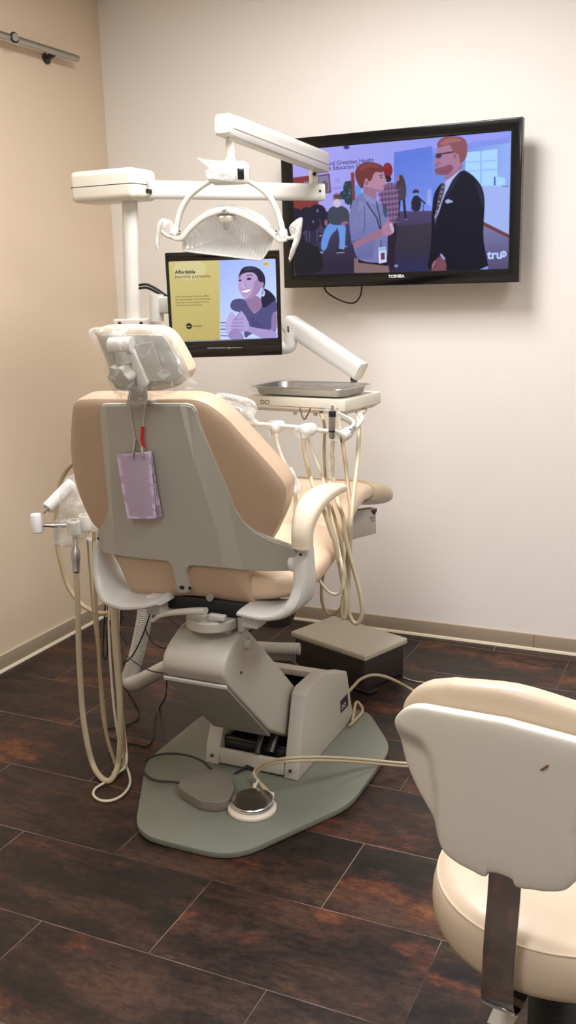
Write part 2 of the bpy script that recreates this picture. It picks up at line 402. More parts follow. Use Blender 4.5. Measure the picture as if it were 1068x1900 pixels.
bm = B(); prism(bm, [V(-1.384, 0, 0)+o0, V(-1.192, 0, 0)+o0, V(-1.192, 0, 0)+o0+d*.36, V(-1.384, 0, 0)+o0+d*.36], nn*.006, .001); finish('cover_plate', bm, M['liftdark'], la)
bm = B(); rbox(bm, V(-1.288, 0, 0)+o0+nn*.004-d*.003, (.197, .007, .012), .002, rot=Matrix.Rotation(math.radians(20), 3, 'X')); finish('cover_lip', bm, M['white'], la)
# swivel
bm = B(); lathe(bm, [(0, 0), (.072, 0), (.076, .004), (.076, .026), (.072, .03), (0, .03)], axis((-1.275, 2.215, .578), (0, 0, 1)), 48); finish('swivel_plate', bm, M['lift'], chair)
bm = B(); rbox(bm, (-1.285, 2.25, .55), (.13, .09, .06), .006); rbox(bm, (-1.185, 2.24, .60), (.02, .07, .06), .004); finish('swivel_bracket', bm, M['lift'], chair)
lv = [WY(x, y, 2.135) for x, y in ((285, 1151), (298, 1142), (318, 1137), (340, 1135), (362, 1134), (381, 1134))]
bm = B(); sweep(bm, lv, [(.012, .020), (.014, .024), (.015, .026), (.016, .028), (.017, .03), (.017, .03)], (0, 1, 0), 16, 3); finish('swivel_lever', bm, M['lift'], chair)
# seat underframe
bm = B(); rbox(bm, (-1.285, 2.31, .634), (.27, .22, .042), .006); finish('mechanism_box', bm, M['dark'], chair)
for x in (-1.435, -1.135):
    bm = B(); rbox(bm, (x, 2.205, .630), (.05, .09, .056), .006); finish('under_bracket', bm, M['arm'], chair)
bm = B(); rbox(bm, (-1.28, 2.172, .6135), (.10, .02, .016), .003); rbox(bm, (-1.235, 2.166, .621), (.05, .02, .016), .003)
finish('front_bracket', bm, M['arm'], chair)
bm = B(); lathe(bm, [(0, 0), (.0095, 0), (.0095, .010), (0, .010)], axis(WY(391, 1108, 2.19), (0, -1, 0)), 20); finish('hinge_boss', bm, M['liftdark'], chair)

# seat and leg cushions: rounded cross sections along the chair
def loft_cushion(secs, e=3.2, n=40):
    bm = B(); rings = []
    for y, zt, zb, hw in secs:
        r = []
        for k in range(n):
            a = 2*PI*k/n; ca, sa = math.cos(a), math.sin(a); ee = e if sa > 0 else 2.25; q = (abs(ca)**ee+abs(sa)**ee)**(-1/ee)
            z = (zt+zb)/2+sa*q*(zt-zb)/2-(.014*(1-min(1, abs(ca*q))**2) if sa > 0 else 0)
            r.append(V(CX+ca*q*hw, y, z))
        rings.append(r)
    ring_skin(bm, rings); return bm
def sm_secs(S, n=5): return [tuple(v) for v in map(tuple, [list(a)+list(b) for a, b in zip([tuple(p) for p in crom([V(s[0], s[1], s[2]) for s in S], n)], [(p.x,) for p in crom([V(s[3], 0, 0) for s in S], n)])])]
S1 = [(2.205, .715, .690, .12), (2.212, .738, .668, .20), (2.235, .750, .652, .235), (2.29, .760, .642, .262), (2.38, .778, .645, .276), (2.50, .812, .682, .278), (2.535, .815, .70, .268), (2.55, .79, .73, .22)]
finish('seat_cushion', loft_cushion(sm_secs(S1)), M['tan_lit'], chair)
S2 = [(2.515, .80, .74, .21), (2.53, .825, .712, .258), (2.60, .848, .735, .262), (2.72, .872, .762, .248), (2.86, .872, .768, .222), (3.02, .845, .75, .192), (3.2, .800, .715, .170), (3.28, .775, .695, .158), (3.30, .755, .71, .13)]
finish('leg_cushion', loft_cushion(sm_secs(S2)), M['tan_lit'], chair)
S3 = [(3.015, .851, .746, .197), (3.10, .832, .735, .188), (3.2, .806, .716, .178), (3.29, .782, .690, .166), (3.33, .758, .676, .155), (3.345, .735, .685, .13)]
finish('foot_cover', loft_cushion(sm_secs(S3)), mat('foot_protector_vinyl', (204, 178, 142), .3, bump=.5, bscale=35), chair)
# panel under the foot end
a = [(655, 950), (697, 944), (698, 990), (655, 1002)]
o = V(-1.17, 3.16, .66); nrm = V(.90, -.42, 0).normalized()
bm = B(); prism(bm, [PLN(x, y, o, nrm) for x, y in ((630, 952), (697, 943), (697.5, 990), (630, 1008))], -nrm*.03, .002); fp = finish('foot_panel', bm, mat('putty_panel', (190, 184, 172), .5), chair)
bm = B()
for k, (x0, x1, y) in enumerate(((686, 695, 960.5), (687, 695, 963.5), (688, 695, 967))):
    p, q = PLN(x0, y, o, nrm), PLN(x1, y-1.6, o, nrm); u = V(0, 0, .0011); prism(bm, [p-u, q-u, q+u, p+u], nrm*.0006)
finish('caution_print', bm, M['ink'], fp)
bm = B(); prism(bm, [PLN(x, y, o+nrm*.002, nrm) for x, y in ((688, 947), (699.5, 943.5), (698.5, 950), (694, 956.5))], -nrm*.02, .001); finish('corner_clip', bm, M['charcoal'], fp)

# backrest: cushion, pressed shell with folded wings, bottom hinge stem
LEAN = math.radians(13); TH = math.radians(3.3)
ex = V(math.cos(TH), math.sin(TH), 0); fw = V(-math.sin(TH), math.cos(TH), 0)
ev = (V(0, 0, 1)*math.cos(LEAN)-fw*math.sin(LEAN)); bn = ex.cross(ev); bn = -bn if bn.dot(fw) > 0 else bn
BO = V(-1.30, 2.15, .80)
def BP(x, y, d=0.0): return PLN(x, y, BO+bn*d, bn)
cush = [(146, 741), (160, 735), (200, 734), (250, 735), (310, 734.5), (362, 735), (392, 744), (425, 768), (455, 800), (490, 838), (520, 872), (534, 892), (538, 908), (535, 930), (526, 958), (514, 985), (505, 1002), (486, 1010), (470, 1030), (468, 1060), (474, 1085), (479, 1108), (472, 1114), (420, 1107), (365, 1100), (320, 1101), (272, 1102), (255, 1096), (243, 1080), (230, 1050), (215, 1022), (198, 998), (188, 977), (175, 962), (157, 924), (144, 880), (137, 830), (138, 785), (141, 752)]
cp3 = crom([BP(x, y, -.045) for x, y in cush], 3, True)
bm = B(); pillow(bm, cp3, bn, .034, .075, 5.5, 12, c=BP(325, 905, -.045)); finish('backrest_cushion', bm, M['tan'], chair)
LO = [(187, 752), (184, 756), (184, 764), (188, 805), (193, 853), (197, 900), (199, 930), (198, 950), (193, 967), (185, 980), (180, 987), (179.5, 1000), (183, 1015), (192, 1028)]
LF = [(196, 751), (200, 800), (204, 870), (208, 940), (212, 1000), (216, 1031)]
RF = [(333, 751), (345, 800), (362, 860), (384, 930), (404, 995), (414, 1055)]
RO = [(346, 751), (356, 754), (363, 763), (369, 782), (381, 813), (400, 858), (420, 903), (437, 943), (452, 967), (472, 986), (500, 1001), (524, 1010), (545, 1017), (551, 1024), (552, 1040), (549, 1054), (540, 1060), (500, 1061), (450, 1059)]
BT = [(400, 1054), (357, 1050), (350, 1053), (346, 1062), (350, 1088), (352, 1097), (347, 1101), (333, 1101.5), (328, 1096), (321, 1062), (317, 1049), (308, 1042), (260, 1036)]
t = bmesh.new()
def vv(L, d): return [t.verts.new(BP(x, y, d)) for x, y in L]
lo, lf, rf, ro, bt = vv(LO, -.009), vv(LF, 0), vv(RF, 0), vv(RO, -.009), vv(BT, -.001)
t.faces.new(lf+lo[::-1]); t.faces.new(lf[::-1]+rf+bt[0:0] + bt); t.faces.new(ro+rf[::-1])
bmesh.ops.triangulate(t, faces=t.faces[:]); bmesh.ops.recalc_face_normals(t, faces=t.faces)
if sum((f.normal.dot(bn) for f in t.faces)) < 0: bmesh.ops.reverse_faces(t, faces=t.faces)
bd = [e for e in t.edges if len(e.link_faces) == 1]; r = bmesh.ops.extrude_edge_only(t, edges=bd)
for v in [g for g in r['geom'] if isinstance(g, bmesh.types.BMVert)]: v.co -= bn*.014
bmesh.ops.bevel(t, geom=bd, offset=.0035, segments=2, affect='EDGES')
bm = B(); merge(bm, t); finish('back_shell', bm, M['shell'], chair, flat=True)
bm = B(); rbox(bm, BP(337, 1090, .002), (.012, .006, .009), .001); finish('release_catch', bm, M['darkmetal'], chair)
bm = B(); lathe(bm, [(0, 0), (.0045, 0), (.0045, .003), (0, .003)], axis(BP(352.5, 1091, 0), bn), 14); finish('stem_screw', bm, M['darkmetal'], chair)
bm = B(); lathe(bm, [(0, 0), (.0032, 0), (.0032, .001), (0, .001)], axis(BP(181.8, 999, -.006), bn), 12); finish('shell_hole', bm, M['blackm'], chair)
# armrests
def armrest(xp, pad_px, pad_sec, low_px, low_sec, yp, right):
    a = thing('armrest', None, None, (xp, 2.2, .8)) if False else None
    bm = B(); sweep(bm, pad_px, pad_sec, (1, 0, 0), 24, 2.8); p = finish('armrest', bm, M['armpad'], chair)
    bm = B(); sweep(bm, low_px, low_sec, (0, 1, 0), 22, 3.4); finish('armrest_support', bm, M['arm'], chair)
    return p
X = -.975
def ry(x, y, Y): return WY(x, y, Y)
pad = [LX(561, 1016, X), LX(561, 985, X), LX(569, 952, X), LX(587, 925, X), LX(611, 909, X), LX(628, 905, X), LX(634, 905, X)]
# keep the arm heading forward: depth grows along the pad
padw = [(.046, .054), (.042, .056), (.044, .066), (.042, .072), (.034, .064), (.026, .05), (.012, .03)]
low = [WY(562, 1018, 2.205), WY(564, 1050, 2.205), WY(564, 1085, 2.205), WY(556, 1112, 2.205), WY(535, 1128, 2.205), WY(505, 1131, 2.205), WY(462, 1124, 2.205)]
lows = [(.047, .060), (.042, .075), (.040, .095), (.040, .13), (.030, .15), (.022, .16), (.018, .15)]
armrest(X, pad, padw, low, lows, 2.2, True)
bm = B(); lathe(bm, [(0, 0), (.0255, 0), (.0265, .003), (.0255, .012), (.020, .016), (0, .016)], axis(WY(544.5, 1042, 2.195), (.97, -.24, 0)), 32); finish('pivot_cap', bm, M['pwhite'], chair)
bm = B(); lathe(bm, [(0, 0), (.0035, 0), (.0035, .002), (0, .002)], axis(WY(557.5, 1029, 2.1745), (0, -1, 0)), 12); finish('support_hole', bm, M['blackm'], chair)
bm = B(); lathe(bm, [(0, 0), (.045, .004), (.055, .03), (.055, .036), (0, .036)], axis(WY(512, 1150, 2.27)-V(0, 0, .012), (0, 0, 1)), 32); finish('under_arm_cup', bm, M['charcoal'], chair)
# left support: a broad scoop; its pad is hidden by the backrest
low = [WY(188, 1003, 2.19), WY(193, 1040, 2.19), WY(203, 1072, 2.19), WY(222, 1098, 2.19), WY(255, 1110, 2.19), WY(290, 1110, 2.19), WY(318, 1105, 2.19)]
lows = [(.030, .06), (.030, .09), (.030, .13), (.030, .17), (.026, .18), (.022, .17), (.020, .15)]
xl = -1.605
pad2 = [V(xl, p.y+.04, p.z) for p in pad]
armrest(xl, pad2, padw, low, lows, 2.2, False)

# headrest: cushion, back plate, glide bar, knob
hn = V(.10, -.97, -.12).normalized(); HO = WY(262, 665, 1.985)
def HP(x, y, d=0.0): return PLN(x, y, HO+hn*d, hn)
hc = [(181, 611), (192, 606), (235, 604.5), (275, 606), (297, 608), (312, 616), (326, 632), (340, 656), (352, 680), (354.5, 690), (348, 703), (334, 714), (312, 721), (288, 724), (258, 724), (231, 723), (219, 716), (211, 699), (203, 677), (194, 652), (184, 628), (179, 616)]
bm = B(); pillow(bm, crom([HP(x, y, -.02) for x, y in hc], 4, True), hn, .02, .06, 4.5, 10, c=HP(268, 664, -.02)); finish('headrest_cushion', bm, M['tan_lit'], chair)
hp = [(185.5, 621), (240, 620), (302, 621.5), (309, 628), (325, 657), (341, 686), (340, 693), (330, 701), (306, 711.5), (226, 712), (216, 703), (203, 670)]
bm = B(); prism(bm, hl([HP(x, y, .001) for x, y in hp], .008), hn*.005, .001); hpl = finish('headrest_plate', bm, M['shell'], chair)
for x, y in ((232, 625), (284.5, 702), (254.5, 639)):
    bm = B(); lathe(bm, [(0, 0), (.004, 0), (.003, .0025), (0, .003)], axis(HP(x, y, .006), hn), 12); finish('plate_screw', bm, M['steel'], hpl)
bm = B(); prism(bm, hl([HP(x, y, .006) for x, y in ((247, 640), (283, 633), (309, 706), (262, 708))], .004), hn*.006, .001); finish('glide_plate', bm, M['shell'], chair)
bm = B(); tube(bm, [HP(205, 641, .022), HP(246, 640, .022)], .0195, 24, 0); finish('pivot_barrel', bm, M['white'], chair)
bm = B(); prism(bm, hl([HP(x, y, .012) for x, y in ((238, 639), (250, 644), (279, 711), (272, 718), (264, 714), (238, 662))], .006), hn*.014, .002); finish('glide_bar', bm, M['white'], chair)
kp = []
for k in range(60):
    a = 2*PI*k/60; rr = .031*(1+.10*math.cos(6*a)); kp.append((rr*math.cos(a), rr*math.sin(a)))
bm = B(); mx4 = axis(HP(234, 692, .02), hn+V(-.25, 0, -.3)); prism(bm, [mx4 @ V(a, b, 0) for a, b in kp], (hn+V(-.25, 0, -.3)).normalized()*.032, .004); finish('adjusting_knob', bm, M['shell'], chair)
bm = B(); tube(bm, [HP(226, 652, .03), HP(231, 675, .03)], [.017, .017], 20, 0); finish('knob_neck', bm, M['shell'], chair)
bm = B(); pts = [HP(258, 700, .008), HP(257, 730, .004), BP(257, 742, -.03)]
sweep(bm, pts, [(.008, .045), (.008, .045), (.008, .045)], ex, 16, 5, 5); finish('headrest_post', bm, M['lift'], chair)
bm = B(); rbox(bm, BP(262, 745.5, -.012), (.075, .03, .013), .003); finish('post_guide', bm, M['shell'], chair)

# clear barrier bag over the headrest: a creased sleeve standing off the cushion and hanging past it
bag = [(166, 616), (180, 607), (205, 603), (240, 603), (270, 604), (300, 611), (318, 628), (338, 660), (352, 690), (366, 712), (345, 722), (305, 732), (285, 742), (262, 752), (238, 751), (224, 738), (212, 712), (200, 680), (190, 650), (176, 628)]
random.seed(3)
bp3 = crom([HP(x, y, .01) for x, y in bag], 4, True)
def wr(co):
    q = co*46; return co+hn*(.0035*math.sin(q.x+1.7*math.sin(q.z*.9))+.003*math.sin(q.z*1.3+q.x*.6))+V(.0025*math.sin(q.z*2.1), 0, .0025*math.sin(q.x*1.9))
bm = B(); pillow(bm, bp3, hn, .052, .004, 3.0, 14, c=HP(255, 668, .01), fn=wr)
bago = finish('headrest_cover', bm, M['film'], None, 180); tag(bago, 'clear plastic barrier bag pulled over the headrest of the dental chair', 'plastic cover')

# patient bib chain and bibs
def bead(pts, r, sp):
    P = crom(pts, 24); bm = B(); acc = 0; last = P[0]
    t = bmesh.new(); bmesh.ops.create_icosphere(t, subdivisions=1, radius=r); base = [v.co.copy() for v in t.verts]; fc = [[v.index for v in f.verts] for f in t.faces]; t.free()
    def put(p):
        vs = [bm.verts.new(p+c) for c in base]
        for f in fc: bm.faces.new([vs[i] for i in f])
    put(P[0])
    for a, b in zip(P, P[1:]):
        acc += (b-a).length
        if acc >= sp: acc -= sp; put(b)
    tube(bm, pts, r*.35, 6, 4); return bm
bc = thing('bib_chain', 'bead chain with two metal clips and a red sleeve hung from the headrest post', 'bib chain', tuple(BP(251, 790, .01)))
pl = [BP(240, 728, .034), BP(238, 742, .030), BP(241, 760, .012), BP(245, 785, .008), BP(249, 808, .009), BP(252, 822, .012)]
finish('bead_chain', bead(pl, .0026, .0056), M['bead'], bc, 180)
pl = [BP(272, 728, .034), BP(270, 742, .030), BP(268.5, 760, .012), BP(266, 780, .008), BP(265, 796, .009)]
finish('bead_chain', bead(pl, .0026, .0056), M['bead'], bc, 180)
bm = B(); sweep(bm, [BP(264.3, 792, .009), BP(264, 803, .010), BP(263.3, 813, .011), BP(265, 822, .012), BP(266.5, 831, .013)], [(.008, .007)]*5, bn, 12, 3); finish('red_sleeve', bm, M['red'], bc)
def clip(p):
    bm = B(); sweep(bm, p, [(.006, .008), (.0065, .010), (.005, .009), (.003, .006)], bn, 12, 3); return bm
finish('clip', clip([BP(252, 818, .013), BP(250, 830, .016), BP(248.5, 842, .02), BP(247.2, 853, .022)]), M['steel'], bc)
finish('clip', clip([BP(264.5, 828, .014), BP(265, 836, .017), BP(266, 845, .02), BP(267.5, 852, .022)]), M['steel'], bc)
def bib(px, d0, label, bow, ribs=46):
    """thin ribbed paper sheet between four corners (tl, tr, br, bl)"""
    tl, tr_, br, bl_ = [BP(*p, d) for p, d in zip(px, d0)]
    bm = B(); nu, nv = 8, 24; g = []
    for j in range(nv+1):
        t = j/nv; row = []
        for i in range(nu+1):
            s = i/nu; p = (tl*(1-s)+tr_*s)*(1-t)+(bl_*(1-s)+br*s)*t
            p = p+bn*(bow*math.sin(PI*t)*(.4+.6*s)+.002*math.sin(PI*s)*t)
            row.append(bm.verts.new(p))
        g.append(row)
    for j in range(nv):
        for i in range(nu): bm.faces.new((g[j][i], g[j][i+1], g[j+1][i+1], g[j+1][i]))
    r = bmesh.ops.solidify(bm, geom=bm.faces[:], thickness=.0006)
    o = finish('dental_bib', bm, M['purple'], None, 60); return tag(o, label, 'dental bib', 'lilac bibs clipped to the bib chain')
bib([(216, 843.5), (279.5, 837), (290.5, 961.5), (236.5, 962)], [.017, .017, .028, .028], 'front lilac paper bib clipped to the bead chain, nearest of the four sheets', .004)
for k, (a, b) in enumerate(((283, 290), (288, 296), (294, 301))):
    dz = .004*(k+1)
    bib([(222+k, 842.5), (280.5+.6*k, 837.5), (b+.3, 961-k*1.2), (245+k*5, 961-k)], [.017-dz*.8, .017-dz*.8, .026-dz*1.4, .026-dz*1.4],
        ['second lilac paper bib, directly behind the front bib on the chain', 'third lilac paper bib, between the second and the rearmost sheet', 'rearmost lilac paper bib, its edge showing farthest right against the chair back'][k], .003)
# ------------------------------------------------------------------ pictures shown on the two screens
def chaikin(P, n=2):
    P = [np.array(p, float) for p in P]
    for _ in range(n):
        Q = []
        for i in range(len(P)):
            a, b = P[i], P[(i+1) % len(P)]; Q += [a*.75+b*.25, a*.25+b*.75]
        P = Q
    return P
class Picture:
    """a colour grid over a screen; shapes are given in surveyed sight-line coordinates and land on the screen plane"""
    def __init__(s, pln, corners, W, H, bg):
        s.pln = pln; s.c = corners; s.W, s.H = W, H
        tl, tr_, br, bl_ = corners; s.o = bl_; s.u = br-bl_; s.v = tl-bl_
        s.a = np.zeros((H, W, 3)); s.a[:] = np.array(bg, float)
        s.X, s.Y = np.meshgrid((np.arange(W)+.5)/W, (np.arange(H)+.5)/H)
        s.du, s.dv = 1/W, 1/H
    def uv(s, p):
        q = s.pln(*p)-s.o; return (q.dot(s.u)/s.u.length_squared, q.dot(s.v)/s.v.length_squared)
    def mask(s, L):
        L = [s.uv(p) for p in L]; m = np.zeros((s.H, s.W))
        x0, x1 = min(p[0] for p in L), max(p[0] for p in L); y0, y1 = min(p[1] for p in L), max(p[1] for p in L)
        i0, i1 = max(0, int(x0*s.W)-1), min(s.W, int(x1*s.W)+2); j0, j1 = max(0, int(y0*s.H)-1), min(s.H, int(y1*s.H)+2)
        if i0 >= i1 or j0 >= j1: return m
        X, Y = s.X[j0:j1, i0:i1], s.Y[j0:j1, i0:i1]
        for ox, oy in ((-.33, -.17), (.17, -.33), (.33, .17), (-.17, .33)):
            px, py = X+ox*s.du, Y+oy*s.dv; ins = np.zeros(px.shape, bool)
            for k in range(len(L)):
                ax, ay = L[k]; bx, by = L[k-1]
                if ay == by: continue
                ins ^= ((ay > py) != (by > py)) & (px < (bx-ax)*(py-ay)/(by-ay)+ax)
            m[j0:j1, i0:i1] += ins*.25
        return m
    def put(s, m, c, op=1.0):
        m = (m*op)[..., None]; s.a = s.a*(1-m)+np.array(c, float)*m
    def poly(s, L, c, op=1.0, smooth=0): s.put(s.mask(chaikin(L, smooth) if smooth else L), c, op)
    def ell(s, x, y, rx, ry, c, op=1.0, rot=0.0):
        cr, sr = math.cos(rot), math.sin(rot)
        s.poly([(x+rx*math.cos(a)*cr-ry*math.sin(a)*sr, y+rx*math.cos(a)*sr+ry*math.sin(a)*cr) for a in np.linspace(0, 2*PI, 28)[:-1]], c, op)
    def line(s, L, w, c, op=1.0):
        for (ax, ay), (bx, by) in zip(L, L[1:]):
            d = math.hypot(bx-ax, by-ay) or 1; nx, ny = -(by-ay)/d*w/2, (bx-ax)/d*w/2
            s.poly([(ax+nx, ay+ny), (bx+nx, by+ny), (bx-nx, by-ny), (ax-nx, ay-ny)], c, op)
    def grad(s, L, c0, c1, p0, p1):
        """blend c0 to c1 from p0 to p1 inside outline L"""
        m = s.mask(L); a, b = np.array(s.uv(p0)), np.array(s.uv(p1)); d = b-a
        t = np.clip(((s.X-a[0])*d[0]+(s.Y-a[1])*d[1])/(d@d), 0, 1)[..., None]
        s.a = s.a*(1-m[..., None])+(np.array(c0, float)*(1-t)+np.array(c1, float)*t)*m[..., None]
    def blur(s, n=1):
        for _ in range(n):
            p = np.pad(s.a, ((1, 1), (1, 1), (0, 0)), 'edge')
            s.a = (p[1:-1, 1:-1]*4+p[:-2, 1:-1]+p[2:, 1:-1]+p[1:-1, :-2]+p[1:-1, 2:])/8
    def mesh(s, name, m, parent):
        W, H = s.W, s.H; n = (s.u.cross(s.v)).normalized()
        a = s.a/255; l = np.where(a <= .04045, a/12.92, ((a+.055)/1.055)**2.4)
        xs, ys = np.meshgrid(np.arange(W)/(W-1), np.arange(H)/(H-1))
        o, u, v = (np.array(t[:]) for t in (s.o, s.u, s.v))
        co = o+xs[..., None]*u+ys[..., None]*v
        idx = np.arange(W*H).reshape(H, W)
        f = np.stack([idx[:-1, :-1], idx[:-1, 1:], idx[1:, 1:], idx[1:, :-1]], -1).reshape(-1, 4)
        me = bpy.data.meshes.new(name)
        me.vertices.add(W*H); me.vertices.foreach_set('co', co.reshape(-1).astype(np.float32))
        me.loops.add(f.size); me.loops.foreach_set('vertex_index', f.reshape(-1).astype(np.int32))
        me.polygons.add(len(f)); me.polygons.foreach_set('loop_start', (np.arange(len(f))*4).astype(np.int32))
        me.update(calc_edges=True); me.validate()
        at = me.attributes.new('picture', 'FLOAT_COLOR', 'POINT')
        at.data.foreach_set('color', np.concatenate([l, np.ones((H, W, 1))], -1).reshape(-1).astype(np.float32))
        me.materials.append(m); ob = bpy.data.objects.new(name, me); COL.objects.link(ob)
        ob.parent = parent; ob.matrix_parent_inverse = BASE[parent.name].inverted(); BASE[ob.name] = Matrix.Identity(4); return ob

# ------------------------------------------------------------------ television
TY = 3.66
tx0, tx1, tz0, tz1 = -1.700, -.755, 1.4755, 2.0435
tv = thing('television', 'large black flat screen television mounted on the back wall', 'television', ((tx0+tx1)/2, TY+.06, tz0))
s0, s1 = WY(547, 510, TY), WY(941.7, 499.2, TY); sx0, sx1, sz0 = s0.x, s1.x, (s0.z+s1.z)/2; sz1 = (WY(942.4, 243.4, TY).z+WY(600, 273.5, TY).z)/2
def frame(bm, x0, x1, z0, z1, a0, a1, b0, b1, y0, y1, r):
    """rectangular frame, outer x0..x1 z0..z1, hole a0..a1 b0..b1"""
    t = bmesh.new(); O = [(x0, z0), (x1, z0), (x1, z1), (x0, z1)]; I = [(a0, b0), (a1, b0), (a1, b1), (a0, b1)]
    vs = {}
    for nm, L, ys in (('O', O, (y0, y1)), ('I', I, (y0+.006, y1))):
        for k, (x, z) in enumerate(L):
            for j, y in enumerate(ys): vs[nm, k, j] = t.verts.new((x, y, z))
    for k in range(4):
        l = (k+1) % 4
        t.faces.new((vs['O', k, 0], vs['O', l, 0], vs['I', l, 0], vs['I', k, 0])); t.faces.new((vs['O', l, 0], vs['O', k, 0], vs['O', k, 1], vs['O', l, 1]))
        t.faces.new((vs['I', k, 0], vs['I', l, 0], vs['I', l, 1], vs['I', k, 1])); t.faces.new((vs['O', k, 1], vs['I', k, 1], vs['I', l, 1], vs['O', l, 1]))
    bmesh.ops.recalc_face_normals(t, faces=t.faces)
    ed = [e for e in t.edges if e.calc_face_angle(0) > .6]; bmesh.ops.bevel(t, geom=ed, offset=r, segments=3, affect='EDGES', profile=.5)
    merge(bm, t)
bm = B(); frame(bm, tx0, tx1, tz0, tz1, sx0, sx1, sz0, sz1, TY-.006, TY+.030, .004); finish('bezel', bm, M['black'], tv)
bm = B(); rbox(bm, ((tx0+tx1)/2, TY+.045, (tz0+tz1)/2), (tx1-tx0-.02, .045, tz1-tz0-.02), .012); rbox(bm, ((tx0+tx1)/2, TY+.078, (tz0+tz1)/2-.03), (.62, .03, .36), .01); finish('rear_cover', bm, M['blackm'], tv)
bm = B(); rbox(bm, ((tx0+tx1)/2, YB-.018, (tz0+tz1)/2), (.42, .028, .22), .004); finish('wall_mount', bm, M['blackm'], tv)
P = Picture(lambda x, y: WY(x, y, TY), [V(sx0-.002, TY+.004, sz1+.002), V(sx1+.002, TY+.004, sz1+.002), V(sx1+.002, TY+.004, sz0-.002), V(sx0-.002, TY+.004, sz0-.002)], 500, 290, (150, 152, 232))
big = [(500, 200), (1000, 200), (1000, 560), (500, 560)]
P.grad(big, (168, 160, 236), (128, 146, 232), (560, 300), (930, 300))
P.grad([(730, 283), (802, 271), (802, 398), (730, 400)], (92, 118, 216), (118, 142, 228), (735, 300), (800, 390))
P.poly([(800, 262), (942, 243), (942, 262), (866, 272), (800, 280)], (150, 150, 240), .8); P.poly([(800, 275), (942, 255), (942, 270), (800, 290)], (120, 140, 226), .8)
P.grad([(800, 285), (945, 265), (945, 440), (890, 420), (800, 395)], (104, 132, 222), (142, 170, 240), (810, 330), (930, 330))
P.poly([(862, 283), (921.5, 277), (921.5, 328), (936, 330), (936, 345), (862, 345)], (164, 208, 252)); P.line([(891, 280), (891, 343)], 1.6, (120, 160, 230)); P.line([(862, 302), (921, 297)], 1.4, (130, 168, 232)); P.line([(862, 318), (921, 314)], 1.4, (130, 168, 232))
P.poly([(890, 345), (942, 345), (942, 436), (894, 412)], (160, 178, 238), .8); P.line([(916.5, 328), (916.5, 344)], 2.4, (50, 66, 130)); P.line([(930, 345), (942, 346)], 1.5, (90, 90, 150))
P.grad([(893, 416), (945, 442), (945, 505), (905, 505)], (116, 114, 164), (78, 74, 108), (915, 425), (925, 500))
P.poly([(893, 410), (945, 436), (945, 443), (893, 417)], (104, 58, 60))
P.grad([(540, 432), (600, 402), (735, 392), (802, 391), (802, 510), (540, 515)], (74, 66, 104), (46, 40, 62), (690, 395), (690, 490)); P.poly([(735, 419), (800, 414), (800, 500), (735, 500)], (52, 46, 58), .75)
P.grad([(735, 470), (800, 455), (800, 505), (735, 505)], (52, 46, 58), (44, 44, 84), (765, 450), (765, 500))
P.poly([(540, 330), (573, 326), (590, 375), (590, 392), (540, 405)], (128, 56, 54)); P.poly([(563, 337), (571, 336), (572, 343), (563, 344)], (96, 120, 200))
P.poly([(588.5, 325.5), (610.5, 322.3), (613.5, 357.5), (590, 360)], (106, 52, 60)); P.poly([(590, 327.5), (608.5, 325), (611, 355.5), (591, 357.5)], (128, 122, 158)); P.ell(602, 346, 6, 11, (84, 82, 98), .8)
P.poly([(616, 348), (635, 346), (635, 350), (616, 352)], (130, 130, 196), .6); P.ell(626, 335, 5, 4, (138, 138, 205), .6); P.ell(642, 273.5, 5.5, 3.4, (60, 58, 110))
for x, y, rx, ry in ((548, 402, 14, 16), (568, 396, 12, 12), (588, 393, 16, 14), (604, 408, 10, 16), (552, 420, 16, 14), (575, 415, 18, 14)): P.ell(x, y, rx, ry, (38, 34, 54))
P.ell(556, 458, 16, 24, (34, 32, 48)); P.ell(580, 440, 18, 12, (46, 42, 66)); P.ell(562, 480, 34, 30, (32, 33, 38)); P.poly([(545, 455), (585, 450), (600, 482), (598, 505), (545, 512)], (32, 32, 38), 1, 1)
for x in (567, 573, 587): P.line([(x, 428), (x+1, 448)], 1, (120, 116, 160), .8)
P.ell(588, 391, 2, 3, (130, 130, 190), .8); P.ell(580, 411, 2, 2.5, (130, 130, 190), .7); P.ell(594, 437, 3, 1.2, (180, 180, 230), .8)
for x, y, rx, ry in ((642, 350, 6, 14), (648, 345, 6, 10), (636, 362, 7, 8), (646, 370, 8, 10), (652, 356, 4, 16)): P.ell(x, y, rx, ry, (42, 62, 74))
for x, y in ((640, 342), (648, 352), (638, 358), (645, 366)): P.ell(x, y, 2.5, 2, (74, 104, 112), .7)
P.line([(653, 320), (655.5, 372)], 6, (126, 60, 62)); P.poly([(657, 345), (668, 340), (668, 372), (659, 372)], (96, 150, 236))
P.poly([(650, 378), (664, 372), (662, 384), (648, 388)], (40, 36, 58))
# seated bearded man in jeans
P.poly([(596, 440), (607, 414), (622, 410), (626, 425), (612, 436), (604, 466), (594, 464)], (100, 144, 218), 1, 2); P.poly([(622, 412), (641, 414), (640, 440), (639, 464), (627, 466), (630, 440)], (104, 148, 222), 1, 2)
P.poly([(608, 388), (620, 381), (636, 382), (648, 392), (645, 414), (630, 418), (610, 416), (606, 402)], (62, 68, 84), 1, 2); P.ell(604, 413, 3, 6, (146, 96, 118)); P.ell(638, 414, 7, 3.5, (150, 98, 120), 1, -.3)
P.ell(624, 368, 7.5, 10, (158, 108, 124)); P.ell(624.5, 377, 7.5, 8, (196, 186, 212)); P.poly([(617, 364), (619, 361), (631, 361), (634, 366), (632, 370), (619, 366)], (70, 60, 76), .8); P.line([(620, 368), (630, 368)], 1.6, (60, 50, 66))
P.ell(630, 466, 8, 4.5, (44, 40, 58)); P.line([(623, 469), (638, 468)], 2, (146, 146, 176)); P.ell(596, 468, 3, 2, (140, 140, 180)); P.ell(640, 457, 4, 1.5, (150, 170, 220), .6)
